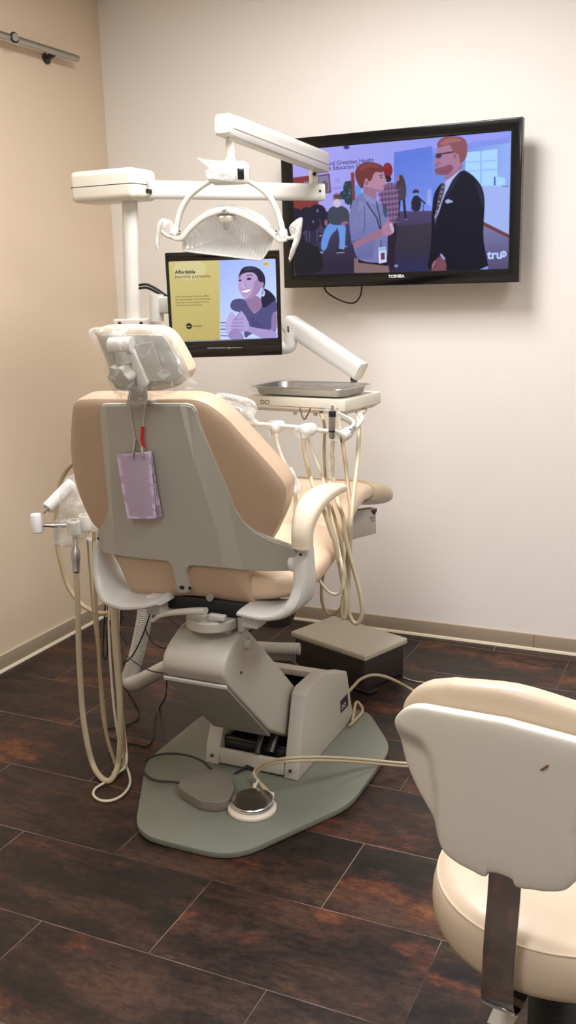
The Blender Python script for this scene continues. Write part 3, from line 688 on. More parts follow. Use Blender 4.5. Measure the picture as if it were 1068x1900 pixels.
# standing figures far off
P.poly([(735, 336), (739, 325), (745, 324), (750, 334), (753, 352), (751, 372), (745, 372), (736, 368), (733, 350)], (66, 54, 66), 1, 2); P.ell(737, 331, 3, 5, (150, 112, 140)); P.poly([(735, 345), (744, 343), (752, 352), (752, 370), (738, 372)], (72, 62, 80), 1, 1)
P.line([(740, 370), (738.5, 394), (739, 404)], 4.4, (36, 34, 52)); P.line([(748, 370), (750, 392), (751.5, 406)], 4.4, (36, 34, 52)); P.ell(752, 407, 3, 1.6, (110, 100, 130))
P.ell(770.5, 356, 6, 4.6, (60, 44, 70)); P.ell(771, 360.5, 4, 2.6, (108, 168, 220)); P.poly([(762, 372), (768, 362), (776, 363), (781, 376), (777, 392), (765, 392), (762, 382)], (36, 32, 52), 1, 1); P.line([(777, 368), (788, 378)], 2.6, (36, 32, 52)); P.line([(784.5, 379), (784.5, 392)], 1.6, (60, 56, 92)); P.line([(763, 378), (762, 390)], 1.6, (60, 56, 92))
P.poly([(790, 378), (792, 352), (799, 351), (800, 384)], (156, 168, 236), .7)
# plaid shirt, red hair
P.poly([(718, 402), (733, 398), (736, 440), (730, 470), (733, 498), (720, 500), (716, 440)], (40, 30, 48), 1, 1); P.ell(734, 493, 4, 3, (140, 150, 190), .8)
P.poly([(700, 352), (712, 342), (726, 337), (734, 345), (739, 372), (738, 398), (732, 414), (722, 420), (712, 396), (704, 372)], (124, 96, 136), 1, 2)
for k in range(6): P.line([(706+k*6.5, 340), (712+k*5.5, 416)], 2.4, (74, 46, 84), .55)
for k in range(7): P.line([(700, 352+k*10), (740, 347+k*10)], 2.6, (78, 48, 86), .5); P.line([(700, 357+k*10), (740, 352+k*10)], 1.4, (184, 160, 200), .4)
P.poly([(712, 390), (740, 345), (760, 345), (744, 420), (760, 420), (705, 430)], (0, 0, 0), 0)
P.ell(718, 316, 9.2, 14, (120, 34, 46)); P.ell(718, 332, 7, 6, (46, 28, 40)); P.ell(716, 309, 5, 5, (150, 46, 54), .7)
# reporter with red hair and grey polo shirt
P.poly([(656, 478), (690, 484), (718, 486), (722, 506), (656, 506)], (128, 102, 104)); P.poly([(664, 480), (720, 486), (718, 493), (664, 487)], (26, 22, 32))
P.poly([(670, 356), (682, 362), (698, 372), (714, 384), (720, 405), (718, 440), (718, 486), (690, 488), (662, 482), (656, 462), (650, 440), (646, 410), (650, 380), (660, 366)], (116, 120, 172), 1, 2)
P.grad([(666, 372), (690, 382), (700, 420), (690, 480), (664, 480), (655, 440)], (128, 130, 184), (100, 104, 156), (665, 380), (690, 480))
P.line([(675, 382), (676, 416), (672, 440)], 2.6, (84, 88, 142), .7); P.line([(668, 390), (664, 412)], 2, (96, 100, 152), .6); P.line([(660, 470), (668, 478)], 2, (84, 90, 140), .5)
P.poly([(649, 436), (672, 428), (676, 446), (652, 456)], (110, 114, 168), 1, 1); P.line([(650, 450), (676, 440)], 1.8, (70, 72, 128))
P.poly([(653, 449), (672, 441), (700, 428), (714, 422), (718, 434), (700, 442), (676, 452), (658, 462)], (150, 108, 136), 1, 1)
P.poly([(706, 426), (712, 416), (718, 409), (726, 412), (730, 424), (730, 432), (722, 437), (712, 438)], (168, 122, 150), 1, 2); P.line([(716, 414), (722, 404)], 4, (162, 112, 138)); P.poly([(721, 416), (727, 414), (731, 426), (727, 434), (723, 424)], (206, 184, 216), .8, 1)
for k in range(3): P.line([(718+k*2, 421+k*4), (728, 420+k*5)], .9, (120, 80, 110), .7)
P.poly([(672, 342), (694, 352), (700, 364), (690, 378), (674, 366)], (150, 112, 146), 1, 1); P.poly([(670, 357), (682, 362), (696, 374), (700, 366), (704, 376), (692, 380), (676, 370)], (134, 136, 190), 1, 1)
P.poly([(675, 326), (688, 318), (708, 314), (712, 322), (713.5, 330), (717, 336), (713.5, 338), (713, 344), (711, 352), (705, 357), (694, 356), (682, 346)], (176, 132, 158), 1, 2)
P.poly([(682, 346), (700, 352), (710, 352), (702, 358), (690, 356)], (146, 104, 134), .7, 1); P.line([(708.5, 345.5), (713, 345)], 1.6, (130, 70, 100)); P.line([(702, 326), (710, 324.5)], 1.6, (90, 50, 66)); P.ell(706.5, 329.5, 2.2, 1.3, (70, 56, 90))
P.poly([(670, 352), (660, 336), (657, 322), (660, 312), (668, 304), (682, 300), (700, 303), (709, 308), (712, 316), (706, 321), (697, 318), (691, 324), (689, 334), (682, 338), (680, 330), (676, 332), (674, 346)], (110, 52, 54), 1, 2)
P.poly([(664, 312), (680, 303), (700, 306), (704, 312), (684, 309), (668, 318)], (142, 70, 64), .7, 1); P.ell(679, 339, 4.2, 6.5, (172, 124, 148)); P.ell(679.5, 340, 2, 3.6, (130, 84, 112), .8)
P.line([(679, 376), (698, 404), (704, 425)], 1.8, (28, 26, 44)); P.line([(697, 374), (703, 400), (706, 424)], 1.8, (46, 40, 66)); P.line([(706, 446), (706, 460)], 1.5, (60, 60, 100)); P.poly([(708, 376), (716, 380), (718, 404), (711, 402)], (52, 66, 84), .8, 1)
P.poly([(701, 459), (715, 457.5), (716.5, 486), (702, 489)], (206, 208, 236)); P.poly([(705.5, 469), (712.5, 468), (713, 481), (706, 482)], (92, 60, 78)); P.poly([(702, 460), (714.5, 458.5), (715, 464), (702, 466)], (130, 170, 210), .8)
# man in the dark suit
P.poly([(822, 340), (838, 326), (850, 316), (858, 314), (848, 336), (826, 362)], (176, 182, 232), 1, 1)
P.poly([(797, 470), (800, 420), (800, 395), (803, 362), (812, 345), (822, 337), (818, 352), (806, 398), (804, 410), (822, 368), (838, 334), (856, 314), (872, 322), (886, 336), (895, 352), (898, 376), (896, 410), (895, 440), (900, 470), (906, 500), (828, 502), (790, 502)], (18, 18, 34), 1, 1)
P.poly([(812, 372), (822, 340), (834, 336), (822, 366), (810, 404), (804, 406)], (168, 176, 228), 1, 1)
P.poly([(819, 340), (826, 342), (820, 366), (812, 390), (806, 402), (810, 372), (814, 352)], (74, 62, 82), 1, 1)
for x, y in ((821, 347), (818, 356), (816, 364), (813, 374), (814, 381), (809, 392)): P.ell(x, y, 2.2, 1.6, (176, 160, 152), .8)
P.poly([(856, 314), (838, 334), (822, 366), (826, 368), (842, 345)], (34, 40, 64), .7); P.poly([(880, 336), (892, 350), (896, 380), (892, 380), (886, 356)], (34, 44, 80), .7, 1); P.poly([(804, 400), (812, 392), (806, 420)], (110, 110, 150), .6)
P.poly([(824, 372), (831, 368.5), (834, 371), (840, 373), (837, 376), (826, 378)], (160, 170, 220), 1, 1)
P.poly([(820, 330), (842, 314), (856, 300), (858, 312), (846, 320), (832, 332), (823, 334)], (148, 108, 146), 1, 1)
P.poly([(811, 276), (812, 266), (840, 258), (856, 276), (856, 300), (850, 312), (838, 321), (828, 325), (810, 324), (805, 319), (807, 312), (806, 308), (808, 303), (803, 300), (807, 293), (807, 288)], (162, 118, 148), 1, 2)
P.poly([(806, 312), (822, 310), (834, 304), (842, 312), (830, 325), (812, 325), (805, 320)], (120, 70, 92), .85, 1); P.line([(806, 307.5), (811, 307)], 1.5, (110, 56, 80)); P.poly([(808, 302), (814, 300), (818, 304), (810, 306)], (128, 84, 108), .6, 1)
P.poly([(852, 306), (864, 294), (866, 278), (865, 264), (858, 255), (846, 253), (826, 253), (814, 259), (809, 268), (811, 275), (820, 272), (834, 268), (838, 278), (842, 288), (848, 284), (851, 292)], (134, 78, 88), 1, 2)
P.poly([(812, 268), (826, 257), (848, 256), (858, 262), (840, 264), (822, 270)], (166, 108, 112), .7, 1)
P.ell(842, 290, 4.4, 7, (166, 116, 140)); P.ell(842.5, 290, 2, 4.2, (120, 70, 92), .7); P.line([(808, 287), (840, 282)], 2.2, (30, 22, 40)); P.ell(812.5, 290, 5.5, 4, (46, 34, 58), .7); P.line([(807, 292), (818, 288)], 1.6, (36, 26, 46))
P.poly([(800, 492), (806, 482), (816, 474), (822, 478), (828, 490), (826, 504), (798, 504)], (118, 70, 86), 1, 1); P.poly([(799, 494), (803, 484), (808, 482), (803, 498)], (146, 96, 114), 1, 1); P.line([(816, 471), (824, 481)], 4, (150, 160, 220)); P.line([(804, 498), (808, 490)], 1, (60, 30, 46))
P.blur(1)
scr = P.mesh('screen', screen_mat('television_picture', 1.0), tv)
tn = V(1, 0, 0); tu = V(0, 0, 1)
def tvt(nm, body, x, y, size, m, bold=0.0, rx=tn):
    p = WY(x, y, TY+.003); return text(nm, body, p, rx, tu, size, m, scr, bold)
tvt('sign_lettering', 'r and Gretchen Haight', 600, 308.0, .0225, emis('sign_ink', (64, 62, 116)), .012)
tvt('sign_lettering', 'uth Education C', 601, 316.8, .0225, emis('sign_ink', (64, 62, 116)), .012)
q = WY(903.5, 480.5, TY+.003); text('channel_lettering', 'tru', q, tn, tu, .045, emis('logo_white', (176, 196, 250)), scr, .03)
bm = B(); lathe(bm, [(0, 0), (.0118, 0), (.0118, .0004), (0, .0004)], axis(WY(933.5, 471.5, TY+.003), (0, -1, 0)), 28); finish('channel_disc', bm, emis('logo_white', (176, 196, 250)), scr)
text('channel_lettering', 'TV', WY(929.6, 474, TY+.0022), tn, tu, .0125, emis('logo_ink', (78, 84, 140)), scr, .02)
text('brand_lettering', 'TOSHIBA', WY(720, 515.5, TY-.0062), tn, tu, .0158, M['whitetxt'], tv, .025)
bm = B(); lathe(bm, [(0, 0), (.004, 0), (.004, .001), (0, .001)], axis(WY(549.5, 530, TY-.006), (0, -1, 0)), 14); finish('standby_lamp', bm, M['charcoal'], tv)
pts = [WY(x, y, 3.71) for x, y in ((600, 522), (602, 535), (608, 544), (620, 552), (635, 559), (650, 562.5), (660, 560), (667, 551), (670, 540), (671, 522))]
bm = B(); tube(bm, pts, .0032, 8); finish('hanging_cable', bm, M['blackm'], tv)

# ------------------------------------------------------------------ wall rail, left wall
ra, rb = LX(-60, 45.5, XL+.055), LX(143, 108, XL+.055)
rail = thing('wall_rail', 'brushed metal tube rail high on the left wall', 'rail', (XL, (ra.y+rb.y)/2, ra.z-.05))
zr = (LX(0, 65, XL+.055).z+LX(140, 107, XL+.055).z)/2
y0, y1 = LX(-260, 0, XL+.055).y, rb.y
y0 = max(y0, 1.6)
bm = B(); tube(bm, [V(XL+.055, y0, zr), V(XL+.055, y1, zr)], .0135, 24, 0); finish('bar', bm, M['alu'], rail)
def rb_(y):
    bm = B(); lathe(bm, [(0, 0), (.022, 0), (.022, .006), (.012, .012), (.010, .045), (0, .045)], axis((XL+.001, y, zr-.018), (1, 0, .3)), 24); finish('wall_bracket', bm, M['darkmetal'], rail)
for y in (LX(95, 96, XL+.03).y, y0+.2): rb_(y)
yk = LX(27, 70, XL+.07).y
bm = B(); lathe(bm, [(0, 0), (.0195, 0), (.0195, .004), (.016, .006), (.016, .0075), (0, .0075)], axis((XL+.068, yk, zr), (1, -.25, 0)), 28); kn = finish('clamp_ring', bm, M['blackm'], rail)
bm = B(); lathe(bm, [(0, 0), (.0145, 0), (.0135, .003), (0, .0035)], axis((XL+.0755, yk-.002, zr), (1, -.25, 0)), 28); finish('clamp_cap', bm, M['steel'], kn)

# ------------------------------------------------------------------ monitor
MY = 2.76
mx_ = V(math.cos(math.radians(27)), math.sin(math.radians(27)), 0)
mn = V(mx_.y, -mx_.x, -.05).normalized(); mu = mn.cross(mx_).normalized(); mu = mu if mu.z > 0 else -mu
MO = WY(415, 560, MY)
def MP(x, y, d=0.0): return PLN(x, y, MO+mn*d, mn)
def mloc(a, b, d=0.0): return MO+mx_*a+mu*b+mn*d
def mab(x, y): q = MP(x, y)-MO; return q.dot(mx_), q.dot(mu)
a0 = (mab(305, 467)[0]+mab(316, 640)[0])/2; a1 = (mab(520, 466)[0]+mab(521.5, 658)[0])/2
b1 = (mab(310, 466.5)[1]+mab(518, 466)[1])/2; b0 = (mab(350, 663)[1]+mab(517, 659.5)[1])/2
e0 = (mab(314.5, 484)[0]+mab(318, 628)[0])/2; e1 = (mab(512.5, 484)[0]+mab(513.5, 628)[0])/2
f1 = (mab(320, 483)[1]+mab(510, 482.5)[1])/2; f0 = (mab(330, 631)[1]+mab(510, 629.5)[1])/2
mon = thing('monitor', 'small black computer monitor on the post showing a payment advertisement', 'monitor', tuple(mloc((a0+a1)/2, b0, -.03)))
t = bmesh.new(); frame(t, a0, a1, b0, b1, e0, e1, f0, f1, -.004, .022, .0035)
for v in t.verts: v.co = mloc(v.co.x, v.co.z, -v.co.y)
finish('bezel', t, M['black'], mon)
rotm = Matrix(((mx_.x, mn.x, mu.x), (mx_.y, mn.y, mu.y), (mx_.z, mn.z, mu.z)))
bm = B(); rbox(bm, mloc((a0+a1)/2, (b0+b1)/2, -.034), (a1-a0-.012, .026, b1-b0-.012), .008, rot=rotm); rbox(bm, mloc((a0+a1)/2, (b0+b1)/2, -.054), (.16, .02, .16), .006, rot=rotm); finish('rear_cover', bm, M['blackm'], mon)
Q = Picture(lambda x, y: MP(x, y), [mloc(e0-.002, f1+.002, -.006), mloc(e1+.002, f1+.002, -.006), mloc(e1+.002, f0-.002, -.006), mloc(e0-.002, f0-.002, -.006)], 440, 330, (172, 190, 246))
def t4(L): return tr(290, 440, 3.956, L)
Q.grad([(406, 470), (520, 470), (520, 640), (406, 640)], (160, 182, 246), (196, 214, 252), (410, 480), (512, 560))
Q.grad([(300, 470), (406.5, 470), (408, 640), (300, 640)], (206, 192, 126), (190, 172, 106), (330, 490), (350, 630)); Q.ell(352, 500, 30, 20, (226, 220, 190), .35)
Q.poly(t4([(470, 650), (560, 600), (640, 620), (660, 750), (470, 755)]), (196, 208, 248), .7, 1)
for k, (w, c) in enumerate(((50, (64, 62, 130)), (40, (150, 140, 190)), (54, (84, 80, 150)), (60, (170, 160, 206)), (70, (96, 90, 160)))): Q.line(t4([(470, 628+k*24), (470+w, 630+k*24)]), 2.2, c, .8)
# ponytail, dress, arms
Q.poly(t4([(780, 372), (830, 395), (872, 440), (878, 470), (850, 490), (840, 540), (790, 545), (765, 500), (770, 420)]), (40, 38, 62), 1, 2)
Q.poly(t4([(770, 540), (840, 545), (882, 560), (884, 690), (800, 690)]), (150, 128, 176), 1, 1)
Q.poly(t4([(650, 430), (760, 430), (780, 520), (740, 560), (690, 550), (655, 500)]), (150, 120, 160), 1, 1)
Q.poly(t4([(545, 480), (570, 455), (640, 452), (665, 480), (685, 530), (715, 565), (750, 545), (775, 510), (800, 520), (850, 475), (884, 465), (884, 560), (850, 590), (850, 690), (700, 700), (640, 760), (640, 560), (560, 540), (540, 515)]), (82, 80, 128), 1, 2)
Q.poly(t4([(690, 560), (760, 640), (800, 660), (800, 690), (700, 690)]), (66, 64, 110), .5, 1)
Q.poly(t4([(845, 560), (884, 540), (884, 700), (840, 690)]), (140, 120, 168), 1, 1)
Q.poly(t4([(655, 650), (720, 665), (884, 690), (884, 750), (780, 750), (690, 700), (650, 690)]), (166, 150, 206), 1, 1)
Q.poly(t4([(545, 545), (570, 560), (590, 610), (580, 690), (560, 740), (520, 720), (500, 650), (520, 590)]), (182, 172, 222), 1, 2)
Q.poly(t4([(560, 600), (600, 570), (610, 545), (625, 540), (660, 590), (690, 660), (650, 700), (580, 700), (545, 680)]), (176, 160, 212), 1, 2); Q.poly(t4([(530, 690), (600, 680), (640, 720), (640, 755), (530, 755)]), (148, 130, 182), .9, 1)
for a, b in (((560, 610), (640, 600)), ((548, 630), (640, 630)), ((545, 652), (640, 655)), ((548, 675), (630, 682)), ((580, 600), (615, 545))): Q.line(t4([a, b]), 1.1, (110, 92, 150), .8)
# head
Q.poly(t4([(640, 432), (700, 470), (760, 440), (770, 470), (760, 540), (700, 545), (670, 510)]), (150, 118, 156), .9, 1)
Q.poly(t4([(604, 290), (620, 255), (660, 240), (730, 250), (760, 300), (775, 350), (755, 400), (720, 440), (680, 458), (640, 450), (620, 415), (600, 380), (598, 330)]), (184, 158, 204), 1, 2)
Q.poly(t4([(720, 300), (770, 340), (760, 400), (700, 455), (660, 460), (710, 400)]), (154, 124, 170), .7, 2); Q.ell(*t4([(640, 360)])[0], 4, 5, (206, 186, 224), .6)
Q.poly(t4([(600, 300), (612, 258), (630, 225), (680, 212), (740, 222), (785, 262), (800, 310), (795, 360), (785, 385), (765, 330), (745, 322), (742, 290), (715, 262), (680, 258), (640, 265), (618, 280)]), (44, 42, 64), 1, 2)
Q.poly(t4([(640, 232), (690, 220), (740, 235), (700, 240), (650, 248)]), (72, 72, 106), .7, 1)
Q.ell(*t4([(772, 355)])[0], 3.6, 6.5, (172, 138, 178), 1, .25); Q.ell(*t4([(781, 412)])[0], 3.8, 6.4, (206, 214, 246)); Q.ell(*t4([(778, 408)])[0], 2, 4.4, (120, 110, 160), .7)
Q.poly(t4([(625, 392), (650, 385), (686, 380), (690, 390), (680, 404), (650, 412), (632, 408)]), (244, 240, 252), 1, 1); Q.line(t4([(624, 391), (650, 386), (690, 378)]), 1.2, (160, 96, 130)); Q.line(t4([(632, 410), (655, 414), (684, 402)]), 1.4, (164, 100, 136))
Q.ell(*t4([(613, 318)])[0], 2.8, 1.8, (58, 46, 76)); Q.ell(*t4([(679, 308)])[0], 4.2, 2.2, (58, 46, 76), 1, -.15); Q.line(t4([(600, 300), (620, 292)]), 1.3, (92, 72, 104)); Q.line(t4([(658, 284), (690, 278), (704, 284)]), 1.4, (84, 66, 98))
Q.poly(t4([(636, 352), (650, 366), (660, 358), (650, 340)]), (154, 124, 172), .6, 1)
Q.ell(*t4([(806, 197)])[0], 5.2, 5.2, (226, 196, 112))
Q.blur(1)
ms = Q.mesh('screen', screen_mat('monitor_picture', 1.0), mon)
def mt(nm, body, x, y, size, m, bold=0.0): return text(nm, body, MP(x, y, -.0055), mx_, mu, size, m, ms, bold)
mt('headline_lettering', 'Affordable', 324.5, 508, .0148, M['sink'], .03); mt('headline_lettering', 'monthly payments', 324.5, 516.5, .0150, M['sink'])
for k, ln in enumerate(('Smile Generation Financial offers', 'the convenience of no annual fees,', 'minimum monthly payments and', 'toll-free customer service.')): mt('body_lettering', ln, 325.3, 552.2+k*5.35, .0080, mat('caption_ink', (70, 62, 48)), .004)
bm = B(); lathe(bm, [(0, 0), (.0096, 0), (.0096, .0003), (0, .0003)], axis(MP(350.4, 605.2, -.0055), mn), 32); finish('logo_disc', bm, M['sink'], ms)
text('logo_lettering', 'smile', MP(345.6, 606.8, -.0050), mx_, mu, .0062, emis('logo_gold', (210, 194, 128)), ms, .02); mt('logo_lettering', 'generation', 356.8, 606.4, .0069, M['sink'], .02); mt('logo_lettering', 'FINANCIAL', 365.5, 609.6, .0028, M['sink'])
text('logo_lettering', 'smile', MP(489.6, 491, -.0055), mx_, mu, .0056, M['sink'], ms, .02)
bm = B(); q0, q1 = MP(385, 646, .0046), MP(449, 645.2, .0046); sweep(bm, [q0, q1], [(.0012, .001)]*2, mn, 8, 3, 0); finish('button_line', bm, M['alu'], mon)
bm = B(); rbox(bm, MP(424.5, 645.8, .0052), (.0022, .001, .004), .0003, rot=rotm); finish('power_lamp', bm, emis('lamp_green', (190, 226, 90), 1.2), mon)
# tilt mount between post and screen
bm = B(); tube(bm, [WY(290, 546, 2.80), WY(291, 596, 2.80)], .0235, 24, 0); finish('mount_post', bm, M['white'], mon)
bm = B(); rbox(bm, WY(309, 566, 2.80), (.06, .03, .055), .006); finish('mount_knuckle', bm, M['arm'], mon)
bm = B(); rbox(bm, WY(340, 566, 2.815), (.10, .02, .08), .004); finish('mount_plate', bm, M['arm'], mon)
for k, (d, e) in enumerate(((0, 0), (6, .004))):
    bm = B(); tube(bm, [WY(x, y+d, 2.82+e) for x, y in ((258, 529), (272, 528), (290, 536), (306, 547), (322, 556))], .0042, 8); finish('signal_cable', bm, M['blackm'], mon)
# ------------------------------------------------------------------ light post
PY = 2.85
pt_, pb_ = WY(240.5, 372, PY), WY(246, 598, PY)
dp = (pb_-pt_)/(pb_.z-pt_.z)
def pz(z): return pt_+dp*(z-pt_.z)
post = thing('light_post', 'white round post behind the headrest with a square cap box on top', 'post', tuple(pz(.66)))
bm = B(); tube(bm, [pz(pt_.z+.03), pz(1.0), pz(.60)], .0262, 28, 0); finish('pole', bm, M['white'], post)
bc_ = WY(210, 343, PY)
bm = B(); rbox(bm, bc_+V(0, 0, -.006), (.252, .15, .1), .02, seg=6); cb = finish('cap_box', bm, M['cream'], post)
bm = B(); ol = hl([bc_+V(a, b, -.0085) for a, b in ((-.1264, -.0754), (.1264, -.0754), (.1264, .0754), (-.1264, .0754))], .0206, 6); prism(bm, ol, (0, 0, .0022)); finish('box_seam', bm, M['dark'], cb)
bm = B(); rbox(bm, WY(255, 600.5, PY), (.15, .075, .034), .005); finish('clamp', bm, M['white'], post)
for x in (222, 262):
    bm = B(); lathe(bm, [(0, 0), (.006, 0), (.006, .003), (0, .003)], axis(WY(x, 600, PY-.039), (0, -1, 0)), 12); finish('clamp_screw', bm, M['darkmetal'], post)
bm = B(); sweep(bm, [pz(.64), pz(.63)+V(.12, -.03, 0), V(-1.55, 2.68, .64), V(-1.42, 2.62, .66)], [(.05, .05)]*4, (0, 1, 0), 16, 3); finish('chair_bracket', bm, M['arm'], post)

# ------------------------------------------------------------------ operating light on two arms
e1 = WY(592, 357, 3.34)
lampo = thing('operatory_light', 'white dental operating light hanging from jointed arms above the chair', 'dental light', tuple(WY(425, 420, 2.62)))
sp0 = WY(273, 352, PY+.01)
bm = B(); sweep(bm, [sp0, e1+(e1-sp0).normalized()*.012], [(.058, .046), (.058, .046)], (0, 0, 1) if False else (-(e1-sp0).y, (e1-sp0).x, 0), 24, 6, 0); finish('rigid_arm', bm, M['white'], lampo)
dr = (e1-sp0).normalized(); sdv = V(dr.y, -dr.x, 0)
bm = B(); lathe(bm, [(0, 0), (.005, 0), (.004, .002), (0, .002)], axis(WY(593.5, 354.5, 3.30), sdv), 12); finish('arm_screw', bm, M['darkmetal'], lampo)
bm = B(); rbox(bm, WY(276, 355, 2.836), (.006, .030, .014), .001); finish('arm_key', bm, M['blackm'], lampo)
bm = B(); tube(bm, [WY(581.5, 350, 3.34), WY(581.5, 312, 3.34)], .0165, 20, 0); finish('joint_post', bm, M['white'], lampo)
bm = B(); lathe(bm, [(0, 0), (.006, 0), (.006, .004), (0, .004)], axis(WY(583, 323, 3.322), (.3, -1, 0)), 14); finish('joint_slot', bm, M['blackm'], lampo)
sa, sb = WY(599, 302, 3.36), WY(411, 230, 2.60)
dd = (sb-sa).normalized(); side = V(-dd.y, dd.x, 0)
bm = B(); sweep(bm, [sa, sa+dd*.01, sa+dd*.2, sb-dd*.10, sb-dd*.012, sb], [(.070, .046), (.072, .05), (.071, .051), (.066, .053), (.060, .054), (.048, .044)], side, 28, 7, 1); finish('spring_arm', bm, M['white'], lampo)
gv = V(0, 0, 1)
bm = B(); ns = side if side.dot(V(.3, -1, 0)) > 0 else -side
c0 = sa+ns*.0262-gv*.010; c1 = sb+ns*.0275-gv*.010-dd*.02
bm2 = B(); sweep(bm2, [c0, c1], [(.0016, .0006)]*2, ns, 8, 3, 0); finish('arm_groove', bm2, M['seam'], lampo); bm.free()
LY = 2.64
bm = B(); tube(bm, [WY(426, 236, LY), WY(427.5, 304, LY)], .0128, 22, 0); finish('drop_tube', bm, M['white'], lampo)
bm = B(); lathe(bm, [(0, 0), (.0165, 0), (.0165, .008), (.013, .011), (0, .011)], axis(WY(427.5, 300, LY), (0, 0, 1)), 24); finish('tube_collar', bm, M['white'], lampo)
lx = V(math.cos(.30), math.sin(.30), 0); lnn = V(lx.y, -lx.x, 0)
lrot = Matrix(((lx.x, lnn.x, 0), (lx.y, lnn.y, 0), (0, 0, 1)))
hc_ = WY(425.5, 321.5, LY)
bm = B(); rbox(bm, hc_, (.118, .062, .064), .02, rot=lrot, seg=5); hs = finish('switch_housing', bm, M['white'], lampo)
LO_ = hc_+lnn*.034
def LP(x, y, d=0.0): return PLN(x, y, LO_+lnn*d, lnn)
bm = B(); prism(bm, hl([LP(x, y, -.003) for x, y in ((388, 303), (461, 305), (463, 339), (386, 338))], .008), lnn*.004, .001); finish('face_plate', bm, M['arm'], hs)
bm = B(); rbox(bm, LP(446.5, 322.5, .001), (.0185, .006, .030), .002, rot=lrot); finish('rocker_switch', bm, M['black'], hs)
bm = B(); rbox(bm, LP(446.5, 316, .0035), (.013, .004, .008), .0015, rot=lrot); finish('rocker_tip', bm, M['charcoal'], hs)
bm = B()
YP = [(392, 336), (372, 347), (350, 366), (335, 392), (328, 418), (326.5, 432)]
sweep(bm, [LP(x, y, -.034) for x, y in YP], [(.012, .016), (.0155, .022), (.0165, .024), (.0165, .024), (.0165, .024), (.016, .024)], lnn, 18, 3); finish('yoke_arm', bm, M['white'], lampo)
bm = B()
YP = [(458, 336), (479, 347), (500, 366), (514, 392), (522, 418), (526, 436)]
sweep(bm, [LP(x, y, -.034) for x, y in YP], [(.012, .016), (.0155, .022), (.0165, .024), (.0165, .024), (.0165, .024), (.016, .024)], lnn, 18, 3); finish('yoke_arm', bm, M['white'], lampo)
for (xa, ya), (xb, yb) in (((317, 431), (329, 433)), ((520, 436), (533, 433))):
    bm = B(); tube(bm, [LP(xa, ya, -.03), LP(xb, yb, -.03)], .0125, 20, 0); finish('pivot_barrel', bm, M['white'], lampo)
BAR = [(318, 441), (329, 443), (338, 441), (352, 424), (374, 405), (396, 395), (417, 391), (438, 394), (462, 404), (488, 419), (508, 436), (518, 446), (532, 444)]
bm = B(); sweep(bm, [LP(x, y, -.012) for x, y in BAR], [(.010, .014), (.014, .018), (.016, .02)]+[(.0165, .02)]*7+[(.016, .02), (.014, .018), (.010, .014)], lnn, 18, 4); lb = finish('lamp_bar', bm, M['white'], lampo)
bm = B(); lathe(bm, [(0, 0), (.010, 0), (.010, .006), (.0062, .008), (.0062, .018), (.005, .02), (0, .02)], axis(LP(417.5, 391, -.004), lnn+V(0, 0, .3)), 20); finish('centre_knob', bm, M['arm'], lb)
for x, y in ((333, 427), (333.5, 432), (512, 427), (512.5, 433)):
    bm = B(); lathe(bm, [(0, 0), (.0022, 0), (.0022, .001), (0, .001)], axis(LP(x, y+2, .0005), lnn), 10); finish('bar_screw', bm, M['blackm'], lb)
# reflector: a faceted mirror dish behind a clear shield
RFm = bpy.data.materials.new('faceted_reflector'); RFm.use_nodes = True; nt = RFm.node_tree; b = nt.nodes['Principled BSDF']
b.inputs['Base Color'].default_value = (.93, .93, .91, 1); b.inputs['Metallic'].default_value = .45; b.inputs['Roughness'].default_value = .25
tcn = nt.nodes.new('ShaderNodeTexCoord'); wv = nt.nodes.new('ShaderNodeTexWave'); wv.inputs['Scale'].default_value = 34; wv.inputs['Distortion'].default_value = 3; wv.inputs['Detail'].default_value = 1.5
nt.links.new(tcn.outputs['Object'], wv.inputs['Vector']); bpn = nt.nodes.new('ShaderNodeBump'); bpn.inputs['Strength'].default_value = .35; bpn.inputs['Distance'].default_value = .004
nt.links.new(wv.outputs['Fac'], bpn.inputs['Height']); nt.links.new(bpn.outputs['Normal'], b.inputs['Normal'])
dish = [(341, 462), (341, 446), (348, 432), (358, 416), (374, 400), (394, 389), (416, 385), (440, 388), (466, 397), (490, 413), (504, 430), (506, 440), (499, 460), (489, 477), (482, 482), (460, 480), (410, 474), (352, 467)]
dp3 = crom([LP(x, y, -.022) for x, y in dish], 4, True); cc = LP(421, 430, -.022)
bm = B(); rings = []
for k in range(11):
    s_ = 1-k/11; rings.append([cc+(p-cc)*s_-lnn*(.062*(1-s_*s_)) for p in dp3])
vs = [[bm.verts.new(p) for p in r] for r in rings]
for a_, b_ in zip(vs, vs[1:]):
    for i in range(len(a_)): bm.faces.new((a_[i], a_[(i+1) % len(a_)], b_[(i+1) % len(a_)], b_[i]))
bm.faces.new(vs[-1]); bmesh.ops.solidify(bm, geom=bm.faces[:], thickness=-.0025)
finish('reflector', bm, RFm, lampo, 60)
bm = B(); rim = dp3+[dp3[0], dp3[1]]; tube(bm, [p+lnn*.002 for p in dp3+[dp3[0]]], .0026, 8, 0); finish('shield_rim', bm, M['arm'], lampo)
bm = B(); pillow(bm, [cc+(p-cc)*1.0+lnn*.003 for p in dp3], lnn, .001, .001, 6, 5); finish('clear_shield', bm, film('shield_plastic', .05, 6, .75), lampo)
back = [(356, 414), (372, 399), (394, 386), (417, 380), (444, 382), (470, 391), (492, 405), (502, 420), (470, 402), (440, 392), (416, 389), (394, 393), (374, 404)]
bm = B(); prism(bm, crom([LP(x, y, -.05) for x, y in back], 3, True), lnn*.006, .001); finish('heat_guard', bm, film('frosted_guard', .5, 8, .8, (.82, .82, .78)), lampo)
bm = B(); lathe(bm, [(0, 0), (.026, 0), (.027, .004), (.027, .012), (.022, .016), (0, .016)], axis(LP(420, 408, -.03), V(0, 0, 1)+lnn*.25), 32); bh = finish('bulb_socket', bm, M['cream'], lampo)
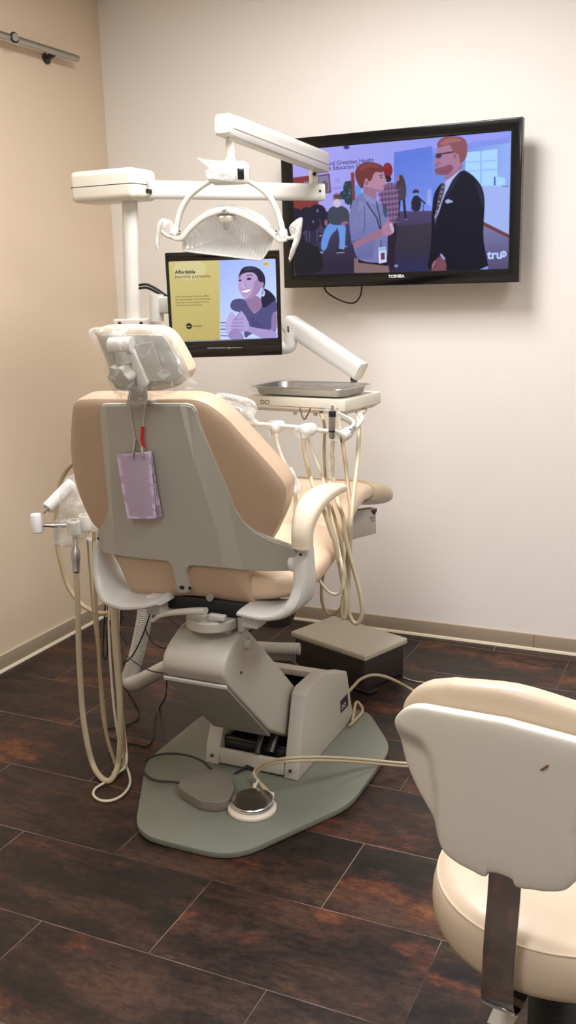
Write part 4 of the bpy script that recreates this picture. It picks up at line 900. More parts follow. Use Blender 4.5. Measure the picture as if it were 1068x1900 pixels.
bm = B(); lathe(bm, [(0, -.012), (.006, -.011), (.008, -.004), (.008, .006), (0, .006)], axis(LP(419, 419, -.03), (0, 0, 1)), 16); finish('bulb', bm, M['steel'], bh)
hx = [(304, 408), (297, 415), (293.5, 428), (291.5, 446), (291.5, 462)]
bm = B(); sweep(bm, [LP(x, y, .0) for x, y in hx], [(.007, .012), (.011, .018), (.0125, .02), (.0125, .02), (.012, .018)], lnn, 16, 3); hnd = finish('handle', bm, M['white'], lampo)
bm = B(); tube(bm, [LP(x, y, -.008) for x, y in ((299, 428), (308, 437), (320, 441))], .005, 12); finish('handle_stem', bm, M['white'], hnd)
hx = [(558, 407), (554, 424), (549, 446), (542, 466), (537, 482)]
bm = B(); sweep(bm, [LP(x, y, .0) for x, y in hx], [(.009, .012), (.012, .018), (.0125, .02), (.012, .02), (.007, .014)], lnn, 16, 3); hnd = finish('handle', bm, M['white'], lampo)
bm = B(); tube(bm, [LP(x, y, -.008) for x, y in ((549, 436), (541, 441), (531, 442))], .005, 12); finish('handle_stem', bm, M['white'], hnd)
def bagpatch(name, px, pl, nrm, tf, tb, m, label, cat, amp=.003, fr=70, group=None):
    P3 = crom([pl(x, y) for x, y in px], 3, True)
    def w(co): q = co*fr; return co+nrm*(amp*math.sin(q.x+1.3*math.sin(q.z))+amp*.7*math.sin(q.z*1.4+q.x*.5))
    bm = B(); pillow(bm, P3, nrm, tf, tb, 3.2, 8, fn=w); o = finish(name, bm, m, None, 180); return tag(o, label, cat, group)
bagpatch('handle_sleeve', [(536, 422), (546, 410), (558, 403), (561, 410), (557, 440), (549, 463), (540, 482), (536, 486), (540, 468), (545, 448), (540, 438)], lambda x, y: LP(x, y, 0), lnn, .015, .015, M['filmc'], 'clear plastic sleeve over the right handle of the operating light', 'plastic cover')
bagpatch('handle_sleeve', [(304, 405), (318, 410), (326, 424), (318, 432), (304, 432), (294, 432), (291, 446), (290, 466), (287, 448), (290, 424), (296, 410)], lambda x, y: LP(x, y, 0), lnn, .013, .013, M['film'], 'clear plastic sleeve over the left handle of the operating light', 'plastic cover')
bagpatch('switch_cover', [(381, 318), (390, 314), (420, 318), (436, 316), (437, 334), (420, 335), (396, 332), (384, 330)], lambda x, y: LP(x, y, .006), lnn, .006, .003, M['filmc'], 'crumpled piece of clear film stuck across the switch housing of the operating light', 'plastic cover', .0015, 120)
bagpatch('switch_film', [(366, 293), (384, 296), (410, 298), (436, 297), (438, 316), (420, 322), (396, 318), (384, 308), (372, 300)], lambda x, y: LP(x, y, .003), lnn, .010, .004, M['film'], 'loose clear film standing up over the top of the light switch housing', 'plastic cover', .0015, 120)

# ------------------------------------------------------------------ delivery unit
EY = 3.16
uz = 1.075
ub = FZ(640, 772, uz); ua_ = math.radians(-7.5)
ux = V(math.cos(ua_), math.sin(ua_), 0); uy = V(-math.sin(ua_), math.cos(ua_), 0)
UW, UD, UH = .378, .255, .052
def U(a, b, c=0.0): return ub-ux*(UW-a)+uy*b+V(0, 0, c)      # a along the front edge, b towards the back
du = thing('delivery_unit', 'white dental delivery unit with a handpiece rail on a jointed arm right of the chair', 'delivery unit', tuple(U(UW/2, UD/2)))
urot = Matrix(((ux.x, uy.x, 0), (ux.y, uy.y, 0), (0, 0, 1)))
bm = B(); rbox(bm, U(UW/2, UD/2, UH*.62), (UW, UD, UH*.76), .004, rot=urot)
hd = finish('control_head', bm, M['cream'], du)
bm = B(); pr = [U(0, .004, .0115), U(UW, .004, .0115), U(UW-.012, .03, 0), U(.012, .03, 0)]
t = bmesh.new()
q = [t.verts.new(p) for p in (U(.002, .003, .013), U(UW-.002, .003, .013), U(UW-.002, UD-.003, .013), U(.002, UD-.003, .013), U(.018, .03, 0), U(UW-.018, .03, 0), U(UW-.018, UD-.03, 0), U(.018, UD-.03, 0))]
for f in ((0, 1, 5, 4), (1, 2, 6, 5), (2, 3, 7, 6), (3, 0, 4, 7), (4, 5, 6, 7), (3, 2, 1, 0)): t.faces.new([q[i] for i in f])
merge(bm, t); finish('head_underside', bm, M['arm'], du)
text('brand_lettering', 'DCI', U(.052, -.0003, .0245), ux, V(0, 0, 1), .0215, M['ink'], hd, .0)
def strip(a0_, a1_, z, h=.0014): 
    bm = B(); prism(bm, [U(a0_, 0, z), U(a1_, 0, z), U(a1_, 0, z+h), U(a0_, 0, z+h)], -uy*.0005); finish('blue_stripe', bm, M['blue'], hd)
strip(.024, .042, .0215); strip(.088, .335, .0205)
text('model_lettering', 'Co', U(.345, -.0003, .0195), ux, V(0, 0, 1), .009, M['ink'], hd)
for a, c in ((.10, .012), (.18, .012)):
    bm = B(); lathe(bm, [(0, 0), (.0068, 0), (.0068, -.010), (.005, -.012), (0, -.012)], axis(U(a+.06, .045, 0), (0, 0, 1)), 16); finish('valve_knob', bm, M['arm'], du)
for b_ in (.06, .13, .2):
    bm = B(); lathe(bm, [(0, 0), (.004, 0), (.004, -.011), (0, -.011)], axis(U(UW-.03, b_, .003), (0, 0, 1)), 12); finish('side_knob', bm, M['arm'], du)
# arms that carry it
el = WY(539, 645, EY); el2 = WY(541, 612, EY)
bm = B(); tube(bm, [pz(1.335)+V(.052, .03, 0), el+V(-.05, 0, 0)], .0225, 24, 0); finish('support_arm', bm, M['arm'], du)
bm = B(); tube(bm, [el+V(-.06, 0, 0), el+V(-.02, 0, 0), el+V(-.003, 0, .006), el+V(0, 0, .025), WY(540, 617, EY)], .0228, 24); finish('elbow', bm, M['arm'], du)
bm = B(); tube(bm, [WY(538.5, 622, EY), WY(537, 605, EY)], .011, 16, 0); finish('elbow_pin', bm, M['darkmetal'], du)
s1, s2 = WY(537, 601, EY+.02), WY(664, 686, U(.32, .238).y)
dd = (s2-s1).normalized(); side = V(-dd.y, dd.x, 0)
bm = B(); sweep(bm, [s1-dd*.012, s1, s1+dd*.1, s2-dd*.1, s2+dd*.014], [(.054, .05), (.066, .056), (.068, .058), (.066, .058), (.064, .058)], side, 28, 4.5, 1); sa_ = finish('spring_arm', bm, M['arm'], du)
bm = B(); p0_, p1_ = s2+dd*.0142, s2+dd*.0155
sweep(bm, [p0_, p1_], [(.060, .050)]*2, side, 28, 4.5, 0); finish('end_cap', bm, M['cream'], sa_)
bm = B(); tube(bm, [s2-dd*.02-V(0, 0, .028), s2-dd*.02-V(0, 0, .036), V((s2-dd*.02).x, (s2-dd*.02).y, uz+UH-.002)], .012, 18, 0); finish('head_pin', bm, M['darkmetal'], du)
# handpiece rail
HYY = 2.66
def HR(x, y, dy=0.0): return WY(x, y, HYY+dy)
bm = B(); tube(bm, [HR(448, 786), HR(470, 786.5), HR(505, 789), HR(555, 793.5), HR(605, 800), HR(637, 802), HR(652, 799, .01), HR(664, 788, .05), HR(671, 777, .09), HR(668, 770, .12)], .0072, 14); finish('handpiece_rail', bm, M['white'], du)
bm = B(); sweep(bm, [U(UW-.07, .05, .002), HR(655, 785, .04), HR(651, 798, .005)], [(.02, .012)]*3, ux, 14, 4, 4); finish('rail_bracket', bm, M['arm'], du)
def holder(x0, y0, x1, y1, r):
    bm = B(); a, b = HR(x0, y0, -.012), HR(x1, y1, .03); d = b-a; L = d.length
    lathe(bm, [(0, 0), (r*.72, .001), (r*.95, .005), (r, .012), (r, L*.45), (r*.9, L*.7), (r*.62, L*.93), (r*.4, L), (0, L)], axis(a, d), 24); h = finish('handpiece_holder', bm, M['white'], du)
    bm = B(); sweep(bm, [a+d.normalized()*.001-V(0, 0, r*.8), a+V(0, 0, r*.8)-d.normalized()*.0005], [(.004, .003)]*2, d, 8, 4, 0); finish('holder_slot', bm, M['charcoal'], h); return h
for q in ((452, 792, 470, 780, .019), (503, 798, 526, 785, .0185), (558, 806, 586, 793, .0185), (632, 812, 655, 796, .018)): holder(*q)
bm = B(); sweep(bm, [HR(403, 737, .03), HR(425, 738, .02), HR(446, 744, .01), HR(459, 754), HR(461, 770), HR(459, 786)], [(.010, .012), (.013, .015), (.014, .015), (.016, .015), (.018, .014), (.018, .014)], (0, 1, 0), 16, 3); finish('brake_handle', bm, M['arm'], du)
bagpatch('handle_cover', [(398, 733), (412, 729), (440, 734), (466, 742), (476, 756), (473, 775), (482, 790), (464, 794), (452, 780), (452, 760), (434, 752), (408, 748)], lambda x, y: HR(x, y), V(.2, -1, 0), .014, .03, M['filmc'], 'clear plastic film wrapped round the brake handle left of the delivery unit', 'plastic cover', .003, 90)
bagpatch('holder_cover', [(492, 786), (508, 779), (524, 783), (528, 796), (518, 806), (504, 810), (495, 802)], lambda x, y: HR(x, y, -.012), V(.2, -1, 0), .014, .02, M['film'], 'clear plastic film over the second handpiece holder from the left', 'plastic cover', .002, 120)
bagpatch('holder_cover', [(546, 796), (562, 786), (584, 786), (588, 800), (574, 814), (560, 818), (550, 810)], lambda x, y: HR(x, y, -.012), V(.2, -1, 0), .014, .02, M['filmc'], 'clear plastic film over the third handpiece holder from the left', 'plastic cover', .002, 120)
bagpatch('holder_cover', [(604, 752), (616, 748), (628, 756), (634, 790), (640, 806), (628, 816), (612, 812), (606, 790), (600, 768)], lambda x, y: HR(x, y, -.014), V(.2, -1, 0), .012, .02, M['film'], 'clear plastic film over the upright syringe tip and the rightmost holder', 'plastic cover', .002, 120)
# instrument tray
tcn_ = U(UW*.5, .103, UH+.006)
def rrect(w, d, r, z, n=6, a=0.0):
    out = []
    for (sx, sy, t0) in ((1, 1, 0), (-1, 1, PI/2), (-1, -1, PI), (1, -1, 3*PI/2)):
        for k in range(n+1):
            t = t0+PI/2*k/n; out.append(tcn_+ux*(sx*(w/2-r)+r*math.cos(t))+uy*(sy*(d/2-r)+r*math.sin(t))+V(0, 0, z))
    return out
bm = B()
R_ = [rrect(.325, .165, .03, 0), rrect(.332, .172, .03, .0006), rrect(.352, .192, .034, .024), rrect(.358, .198, .035, .026), rrect(.372, .212, .037, .0265), rrect(.374, .214, .037, .0245), rrect(.372, .212, .037, .0235), rrect(.358, .198, .035, .0235), rrect(.350, .190, .034, .021), rrect(.332, .172, .03, -.001)]
vs = [[bm.verts.new(p) for p in r] for r in R_]
for a_, b_ in zip(vs, vs[1:]):
    for i in range(len(a_)): bm.faces.new((a_[i], a_[(i+1) % len(a_)], b_[(i+1) % len(a_)], b_[i]))
bm.faces.new(vs[0]); bm.faces.new(vs[-1][::-1])
tag(finish('instrument_tray', bm, M['steel'], None, 50), 'empty stainless steel instrument tray lying on top of the delivery unit', 'tray')
def wf(co): q = co*60; return co+V(0, 0, .0018*math.sin(q.x+math.sin(q.y))+.0015*math.sin(q.y*1.5))
bm = B(); P3 = rrect(.392, .232, .04, .030); pillow(bm, [p+V(0, 0, 0) for p in P3], V(0, 0, 1), .004, .026, 5, 8, fn=wf); tag(finish('tray_sleeve', bm, M['filmtray'], None, 180), 'clear plastic sleeve drawn over the steel instrument tray', 'plastic cover')
# ------------------------------------------------------------------ assistant's holder, left of the chair
AY = 2.30
def A(x, y, dy=0.0): return WY(x, y, AY+dy)
au = thing('assistant_holder', 'white hose holder with a lever valve on an arm left of the chair back', 'hose holder', tuple(A(130, 975)))
bm = B(); tube(bm, [A(172, 972, .06), V(-1.83, 2.55, A(140, 975).z-.02), V(-1.875, 2.80, A(140, 975).z-.03)], .014, 16); finish('holder_arm', bm, M['arm'], au)
for x, y, r, h, d in ((137, 978, .021, .045, 0), (157, 970, .0185, .05, .03), (170, 962, .017, .05, .07)):
    bm = B(); lathe(bm, [(0, -h/2), (r*.8, -h/2), (r, -h/2+.004), (r, h/2-.004), (r*.85, h/2), (r*.62, h/2), (r*.62, h/2-.01), (0, h/2-.01)], axis(A(x, y, d), (.05, -.1, 1)), 26); finish('holder_cup', bm, M['white'], au)
bm = B(); sweep(bm, [A(128, 978, .012), A(150, 973, .03), A(172, 964, .07)], [(.02, .02)]*3, (0, 0, 1), 14, 4); finish('holder_bar', bm, M['white'], au)
bm = B(); rbox(bm, A(105.5, 990, .05), (.007, .02, .085), .002, rot=Matrix.Rotation(.10, 3, 'Y')); finish('side_plate', bm, M['white'], au)
# valves
v1 = thing('suction_valve', 'white cylindrical suction valve lying slanted in the holder at far left', 'suction valve', tuple(A(105, 930)))
a, b = A(87, 944, -.03), A(133, 897, .06); d = (b-a).normalized()
bm = B(); lathe(bm, [(0, .006), (.010, .006), (.012, 0), (.0175, .001), (.0195, .005), (.0195, (b-a).length), (0, (b-a).length)], axis(a, d), 30); finish('valve_body', bm, M['pwhite'], v1)
bm = B(); tube(bm, [a+d*.012, A(80, 952, -.034)], .0055, 12, 0); finish('valve_pin', bm, M['steel'], v1)
v2 = thing('lever_valve', 'short upright white valve handle on a chrome stem at far left', 'valve', tuple(A(70, 970)))
bm = B(); lathe(bm, [(0, 0), (.0155, 0), (.0185, .003), (.0185, .054), (.0155, .058), (0, .058)], axis(A(70, 988, -.04), (-.02, .0, 1)), 30); finish('valve_body', bm, M['pwhite'], v2)
bm = B(); tube(bm, [A(80.5, 974, -.035), A(104, 975, -.02), A(122, 975, 0)], .0066, 14, 0); finish('valve_stem', bm, M['steel'], v2)
se = thing('saliva_ejector_valve', 'grey metal saliva ejector fitting hanging under the left holder', 'valve fitting', tuple(A(141, 1030)))
f0, f1 = A(139.5, 990), WY(141.5, 1061, 2.27); fl_ = (f0-f1).length/.150
bm = B(); lathe(bm, [(0, 0), (.0085, 0), (.0085, -.018*fl_), (.0072, -.020*fl_), (.0072, -.045*fl_), (.012, -.065*fl_), (.0135, -.075*fl_), (.0135, -.105*fl_), (.0118, -.11*fl_), (.0118, -.150*fl_), (0, -.150*fl_)], axis(f0, f0-f1), 24); finish('fitting_body', bm, M['alu'], se)
bm = B(); rbox(bm, A(134, 1031, -.012), (.006, .012, .03), .002); finish('thumb_lever', bm, M['steel'], se)
bagpatch('holder_bag', [(120, 888), (138, 880), (143, 892), (150, 920), (158, 938), (166, 950), (176, 965), (184, 980), (176, 990), (170, 1004), (160, 1000), (150, 1006), (140, 1012), (122, 1014), (108, 1008), (104, 992), (106, 972), (112, 950), (114, 920)], lambda x, y: A(x, y, .0), V(.2, -1, 0), .042, .05, M['filmh'], 'clear plastic bag draped over the hose holder left of the chair', 'plastic cover', .0035, 60)

# ------------------------------------------------------------------ hoses, left side
def Y_(L, Y): return [WY(x, y, Y) for x, y in L]
def F_(L, z): return [FZ(x, y, z) for x, y in L]
hose('suction_hose', Y_([(141.5, 1062), (143, 1100), (145, 1150), (146, 1200), (149, 1260), (153, 1320), (162, 1380), (173, 1420)], 2.27)+[FZ(186, 1441, .014), FZ(200, 1449, .011), FZ(211, 1440, .012)]+Y_([(219, 1418), (222, 1390), (223, 1340), (221, 1290), (217, 1240), (213, 1190), (211, 1140), (213, 1108)], 2.30), .0092, M['hose'], 'thick beige hose hanging in a long loop to the floor, leftmost of the left hoses', 'hose')
hose('suction_hose', Y_([(174, 985), (175, 1040), (177, 1100), (181, 1180), (185, 1250), (190, 1320), (199, 1370), (211, 1408)], 2.31)+[FZ(220, 1425, .009), FZ(229, 1418, .02), WY(231, 1390, 2.34), WY(226, 1320, 2.345), WY(222, 1240, 2.345), WY(218, 1170, 2.345), WY(217, 1110, 2.345)], .0058, M['hosed'], 'tan hose hanging beside the chair back, second from the left', 'hose')
hose('air_hose', Y_([(162, 1000), (165, 1040), (169, 1090), (173, 1140), (178, 1180)], 2.37)+Y_([(186, 1240), (193, 1310), (200, 1370), (206, 1412)], 2.40)+[FZ(209, 1436, .004), FZ(206, 1442, .004)], .0034, M['hosed'], 'thin tan tube between the two hoses at the left of the chair', 'hose')
hose('air_hose', Y_([(204, 1105), (202, 1150), (203, 1200), (206, 1250), (211, 1310), (219, 1365), (230, 1410)], 2.36)+F_([(240, 1438), (240, 1458), (226, 1476), (205, 1485.5), (185, 1484.5), (173.5, 1475), (177, 1463), (196, 1451), (216, 1436)], .006)+[FZ(231, 1424, .014), FZ(235, 1408, .04)]+Y_([(232, 1370), (227, 1320), (222, 1260), (219, 1200), (220, 1120)], 2.385), .0042, M['hosew'], 'thin ivory tube ending in a small loop on the dark floor', 'hose')
hose('air_hose', Y_([(208, 1104), (210, 1160), (214, 1220), (219, 1290), (222, 1340), (225, 1370)], 2.41)+[FZ(229, 1396, .02), FZ(228, 1406, .0065)], .0052, M['hosew'], 'ivory tube running straight down inside the bundle of left hoses', 'hose')
hose('arching_hose', Y_([(150, 852), (136, 859), (121, 875), (111, 900), (106, 935), (104, 975), (106, 1010), (113, 1045), (123, 1080), (136, 1104), (152, 1122), (172, 1134), (192, 1138), (212, 1132), (232, 1118)], 2.62), .0085, M['hosed'], 'grey-tan hose arching out behind the left side of the chair back', 'hose')
hose('loose_cable', Y_([(206, 1112), (201, 1130), (205, 1160), (214, 1190), (230, 1212), (252, 1230), (278, 1244), (302, 1249)], 2.36), .0022, M['charcoal'], 'thin grey cord slanting from the left hoses to the lift arm', 'cord')
hose('loose_cable', Y_([(197, 1100), (194, 1140), (192, 1180), (191, 1210), (195, 1223), (199, 1212), (199, 1170), (201, 1110)], 2.62), .0026, M['blackm'], 'black cord hanging in a narrow hairpin behind the left hoses', 'cord')
hose('loose_cable', Y_([(285, 1123), (278, 1140), (268, 1170), (257, 1196), (243, 1220), (228, 1232)], 2.66), .0026, M['blackm'], 'black cord crossing in front of the ribbed hose under the seat', 'cord')
hose('loose_cable', Y_([(283, 1122), (305, 1140), (330, 1162), (345, 1180)], 2.80), .0026, M['blackm'], 'black cord running from the ribbed hose to the right under the seat', 'cord')
hose('loose_cable', Y_([(270, 1168), (276, 1182), (286, 1194), (298, 1201), (315, 1203)], 2.72), .0026, M['blackm'], 'short sagging black cord right of the ribbed hose', 'cord')
hose('loose_cable', Y_([(224, 1122), (225, 1150), (220, 1168), (230, 1185), (236, 1196)], 2.74), .0026, M['blackm'], 'tangled black cord between the hose bundle and the ribbed hose', 'cord')
hose('loose_cable', F_([(230, 1272), (240, 1286), (252, 1306), (258, 1322), (253, 1336), (232, 1346), (206, 1350), (190, 1354)], .004), .0028, M['blackm'], 'black cord bending on the floor below the grey elbow hose', 'cord')
hose('loose_cable', [WY(309, 1252, 2.50), WY(309, 1275, 2.50), WY(306, 1295, 2.49)]+F_([(296, 1313), (288, 1332), (286, 1352), (282, 1374), (270, 1385), (252, 1381), (228, 1377), (204, 1369)], .004), .0028, M['blackm'], 'black cord dropping from the lift arm and looping over the floor tiles', 'cord')
hose('loose_cable', Y_([(462, 1172), (474, 1163), (485, 1155)], 2.52), .0026, M['blackm'], 'short black cord under the right arm of the chair', 'cord')

# ------------------------------------------------------------------ conduits and utility box
def ribbed(bm, pts, r, amp, pitch, n=20):
    P = crom(pts, 60); acc = [0]
    for a, b in zip(P, P[1:]): acc.append(acc[-1]+(b-a).length)
    Q, R, s, i = [], [], 0.0, 0
    st = pitch/4; k = 0
    while s <= acc[-1]:
        while acc[i+1] < s and i < len(P)-2: i += 1
        t = (s-acc[i])/max(1e-9, acc[i+1]-acc[i]); Q.append(P[i].lerp(P[i+1], t)); R.append(r+amp*(1 if k % 4 in (0, 1) else -1)); s += st; k += 1
    tube(bm, Q, R, n, 0)
HY = 2.74
uh = thing('umbilical_hose', 'thick grey ribbed hose dropping from under the seat to an elbow behind the lift', 'hose', tuple(FZ(243, 1280, 0)))
bm = B(); ribbed(bm, [WY(271, 1112, HY), WY(267, 1150, HY), WY(258, 1195, HY), WY(250, 1226, HY)], .0262, .0012, .0075); finish('ribbed_section', bm, M['conduit'], uh)
bm = B(); tube(bm, [WY(251, 1222, HY), WY(246, 1240, HY), WY(241, 1255, HY), WY(243, 1266, HY-.01), WY(256, 1266, HY-.03), WY(275, 1256, HY-.05), WY(310, 1238, HY-.08), WY(345, 1222, HY-.10)], [.0275, .029, .0300, .0300, .029, .0275, .0265, .0265], 24, 6); finish('elbow', bm, M['conduit'], uh)
bm = B(); ribbed(bm, [WY(440, 1199, 3.10), WY(475, 1201, 3.11), WY(515, 1203, 3.13), WY(556, 1204, 3.15)], .0225, .0012, .0075)
tag(finish('flexible_conduit', bm, M['conduit'], None), 'grey ribbed conduit entering the left side of the utility box', 'hose')
ba = math.radians(-21); bx = V(math.cos(ba), math.sin(ba), 0); by = V(-bx.y, bx.x, 0); BC = V(-1.314, 3.331, 0)
ub_ = thing('utility_box', 'low dark floor box with a grey-beige lid beside the back wall', 'box', tuple(BC))
brot = Matrix(((bx.x, by.x, 0), (bx.y, by.y, 0), (0, 0, 1)))
bm = B(); rbox(bm, BC+V(0, 0, .0635), (.37, .232, .127), .01, rot=brot); finish('box_body', bm, M['charcoal'], ub_)
bm = B(); rbox(bm, BC+V(0, 0, .1385), (.392, .25, .024), .006, rot=brot); finish('lid', bm, M['boxlid'], ub_)
bm = B(); rbox(bm, BC+V(.06, -.04, .008)+bx*.09-by*.09, (.12, .05, .015), .005, rot=brot)
finish('box_foot', bm, M['blackm'], ub_)
# tubes by the base
hose('floor_tube', [V(-1.20, 2.93, .05), FZ(655, 1274, .09), FZ(668, 1261, .11), FZ(688, 1253, .12), FZ(712, 1255, .11), FZ(738, 1266, .07), FZ(758, 1277, .03), FZ(785, 1292, .008), FZ(830, 1320, .007)], .0058, M['hosed'], 'tan tube rising behind the chair base and arching down behind the stool', 'tube')
hose('floor_wire', F_([(748, 1257), (762, 1262), (780, 1265.5), (805, 1266.5), (828, 1263.5), (845, 1260)], .003), .0022, M['hose'], 'thin beige wire end lying on the floor right of the utility box', 'wire')
hose('floor_tube', [V(-1.115, 2.85, .03), FZ(660, 1304, .05), FZ(669, 1309, .045), FZ(672, 1318, .03), FZ(667, 1327, .025), V(-1.113, 2.82, .03)], .0052, M['hosed'], 'small loop of tan tube at the rear corner of the chair base', 'tube')
hose('floor_tube', [V(-1.30, 2.98, .03), WY(492, 1233, 2.97), WY(510, 1227, 2.97), WY(530, 1227, 2.97), WY(552, 1236, 2.97), V(-1.26, 2.99, .02)], .006, M['charcoal'], 'dark hose arching behind the chair base below the utility box', 'tube')
hose('floor_tube', [FZ(555, 1224, .02), FZ(572, 1226, .03), FZ(590, 1233, .02), FZ(602, 1244, .01)], .006, M['hosed'], 'pale hose end between the utility box and the chair base', 'tube')

# ------------------------------------------------------------------ foot controls
PC = FZ(467.5, 1494, .034)
fc = thing('foot_control', 'round chrome foot pedal with a white ring on the sage floor plate', 'foot pedal', (PC.x, PC.y, .0205))
pm = axis((PC.x, PC.y, .0208), (0, 0, 1))
bm = B(); lathe(bm, [(0, 0), (.0685, 0), (.0705, .002), (.0705, .009), (.0665, .013), (.056, .014), (0, .014)], pm, 56); finish('base_ring', bm, mat('ivory_ring', (226, 214, 198), .4), fc)
bm = B(); lathe(bm, [(0, 0), (.058, 0), (.0605, .002), (.0605, .0105), (.0585, .0125), (.03, .0155), (.006, .0175), (0, .0177)], axis((PC.x, PC.y+.004, .0385), (0, -.05, 1)), 72)
cm = mat('spun_chrome', (205, 205, 205), .16, 1.0); b = cm.node_tree.nodes['Principled BSDF']; b.inputs['Anisotropic'].default_value = .85
tg_ = cm.node_tree.nodes.new('ShaderNodeTangent'); tg_.direction_type = 'RADIAL'; tg_.axis = 'Z'; cm.node_tree.links.new(tg_.outputs[0], b.inputs['Tangent'])
dsk = finish('pedal_disc', bm, cm, fc)
bm = B(); lathe(bm, [(0, 0), (.054, 0), (.054, .008), (0, .008)], axis((PC.x, PC.y+.002, .0335), (0, 0, 1)), 40); finish('spring_gap', bm, M['blackm'], fc)
hb = V(PC.x-.0, PC.y+.066, .032)
bm = B(); rbox(bm, hb, (.072, .028, .022), .006); finish('hinge_block', bm, mat('ivory_block', (214, 204, 186), .4), fc)
bm = B(); tube(bm, [hb+V(-.028, .004, .008), hb+V(-.028, .01, .026)], .006, 14, 0); tube(bm, [hb+V(-.028, .01, .02), hb+V(-.018, .016, .038)], .0035, 10, 0); finish('bleed_valve', bm, M['hosew'], fc)
for dx, dz_, lab in ((0, 0, 'upper'), (.0098, -.0102, 'lower')):
    T0 = [hb+V(.006+dx, .008, .012), FZ(471, 1436, .055), FZ(482, 1422, .085), FZ(503, 1411.5, .125), FZ(540, 1406, .155), FZ(590, 1404.5, .14), FZ(640, 1406.5, .10), FZ(690, 1410.5, .055), FZ(745, 1415.5, .028), FZ(800, 1418, .02)]
    hose('pedal_tube', [p+V(dx*(0, .6, .2, 0)[min(k, 3)], 0, dz_*(0, .85, 1, 1)[min(k, 3)]) for k, p in enumerate(T0)], .0043, M['hose'],
         'beige tube from the chrome pedal to the stool, %s of the pair' % lab, 'tube', 'tubes from the chrome pedal')
fsw = thing('foot_switch', 'flat grey plastic foot switch left of the chrome pedal', 'foot switch', tuple(FZ(380, 1475, .0205)))
ol = hl([FZ(x, y, .045) for x, y in ((330, 1459.5), (345, 1444), (400, 1429.5), (428, 1440), (435, 1466), (424, 1488), (405, 1493), (372, 1491), (332, 1466))], .02, 6)
ol = [V(p.x, p.y, .0208) for p in ol]
bm = B(); prism(bm, ol, (0, 0, .033), .004, 3); finish('switch_body', bm, M['pedal'], fsw)
for x, y, a_ in ((363, 1452, .4), (404, 1456, -.5), (383, 1446, 0), (385, 1464, .1)):
    bm = B(); p = FZ(x, y, .0542); rbox(bm, p, (.017, .005, .0022), .001, rot=Matrix.Rotation(a_, 3, 'Z')); finish('button_mark', bm, M['pedal'], fsw)
bm = B(); tube(bm, [FZ(337, 1453, .040), FZ(318, 1450.5, .034), FZ(295, 1449, .030), FZ(277, 1443, .028), FZ(264, 1428, .028), FZ(268, 1412, .028), FZ(290, 1401, .030), FZ(320, 1398, .032), FZ(350, 1402, .055), FZ(375, 1412, .065), FZ(392, 1428, .05)], .0038, 10); finish('cord', bm, M['charcoal'], fsw)
hose('cable_plug', [V(-1.28, 2.43, .028), FZ(462, 1421, .035), FZ(448, 1428, .03), FZ(434, 1436, .024)], [.007, .006, .004, .0025], M['blackm'], 'black cable plug lying in front of the white bar of the base', 'plug')

# ------------------------------------------------------------------ delivery hoses, right side
hz = [
 ('handpiece_hose', Y_([(512, 806), (514, 822), (520, 842), (528, 860), (537, 878)], 2.60)+Y_([(545, 905), (549, 930), (549, 955), (550, 985)], 2.50), .0058, 'hosew', 'ivory hose from the second holder passing behind the padded armrest'),
 ('handpiece_hose', Y_([(563.5, 812), (564, 835), (570, 864), (578, 893)], 2.62)+Y_([(590, 925), (603, 955), (613, 985), (622, 1010), (628, 1040), (634, 1070), (640, 1105), (641, 1130), (638, 1147), (634.5, 1135), (637, 1105)], 2.425), .0066, 'hose', 'beige hose from the third holder ending in a tight bend above the floor box'),
 ('handpiece_hose', Y_([(571, 812), (580, 840), (592, 870), (600, 893)], 2.66)+Y_([(606, 925), (611, 955), (621, 990), (628, 1020)], 2.45)+Y_([(634, 1050), (636, 1070), (634, 1092), (626, 1102), (613, 1100), (600, 1088), (590, 1072), (584, 1060)], 2.405), .0044, 'hosew', 'thin ivory hose making the upper small loop under the right armrest'),
 ('handpiece_hose', [U(.25, .06, -.007)]+Y_([(598, 775), (602, 795), (601, 830), (602, 865), (605, 895)], 2.68)+Y_([(612, 930), (622, 965), (631, 1000), (637, 1040)], 2.47)+Y_([(640, 1075), (637, 1105), (632, 1128), (619, 1139), (606, 1136), (598, 1120), (596, 1092), (600, 1064), (605, 1030)], 2.44)+[WY(607, 1008, 2.47), WY(609, 992, 2.56)], .0048, 'hosed', 'tan hose making the lower small loop under the right armrest'),
 ('handpiece_hose', Y_([(617, 818), (616, 840), (617, 865), (619, 893)], 2.66)+Y_([(626, 930), (636, 960), (641, 995), (648, 1028), (656, 1056), (663, 1082), (669, 1108), (671.5, 1135), (667, 1152), (659, 1156.5), (652, 1150), (646.5, 1135), (645, 1110)], 2.50)+Y_([(647, 1060), (649, 1010), (651, 965)], 2.52)+[WY(655, 922, 2.57), WY(660, 880, 2.64), WY(664, 840, 2.70), WY(665.5, 800, 2.75), WY(664.5, 775, 2.78)]+[U(.362, .165, -.004)], .0064, 'hose', 'beige hose swinging in one long loop from the syringe to the rail end'),
 ('handpiece_hose', [U(.30, .09, -.007)]+Y_([(630, 790), (634, 815)], 2.72)+[WY(640, 855, 2.69), WY(645, 900, 2.64), WY(650, 945, 2.58)]+Y_([(649, 985), (645, 1030), (642, 1070), (640, 1100), (641, 1128), (638, 1138), (636, 1125)], 2.545), .0062, 'hosed', 'tan hose dropping straight down from under the right half of the tray unit'),
]
for nm, P_, r, mm, lab in hz: hose(nm, P_, r, M[mm], lab, 'hose', 'hoses hanging from the delivery unit')
hose('rail_tube', Y_([(556, 757), (559, 768), (564, 778), (570, 770), (576, 757)], 2.76), .0026, mat('brown_tubing', (120, 88, 70), .4), 'thin brown tube looped under the middle of the delivery unit', 'tube')
sy = thing('air_water_syringe', 'upright clear and black syringe standing in the rightmost holder of the rail', 'syringe', tuple(WY(616, 800, 2.625)))
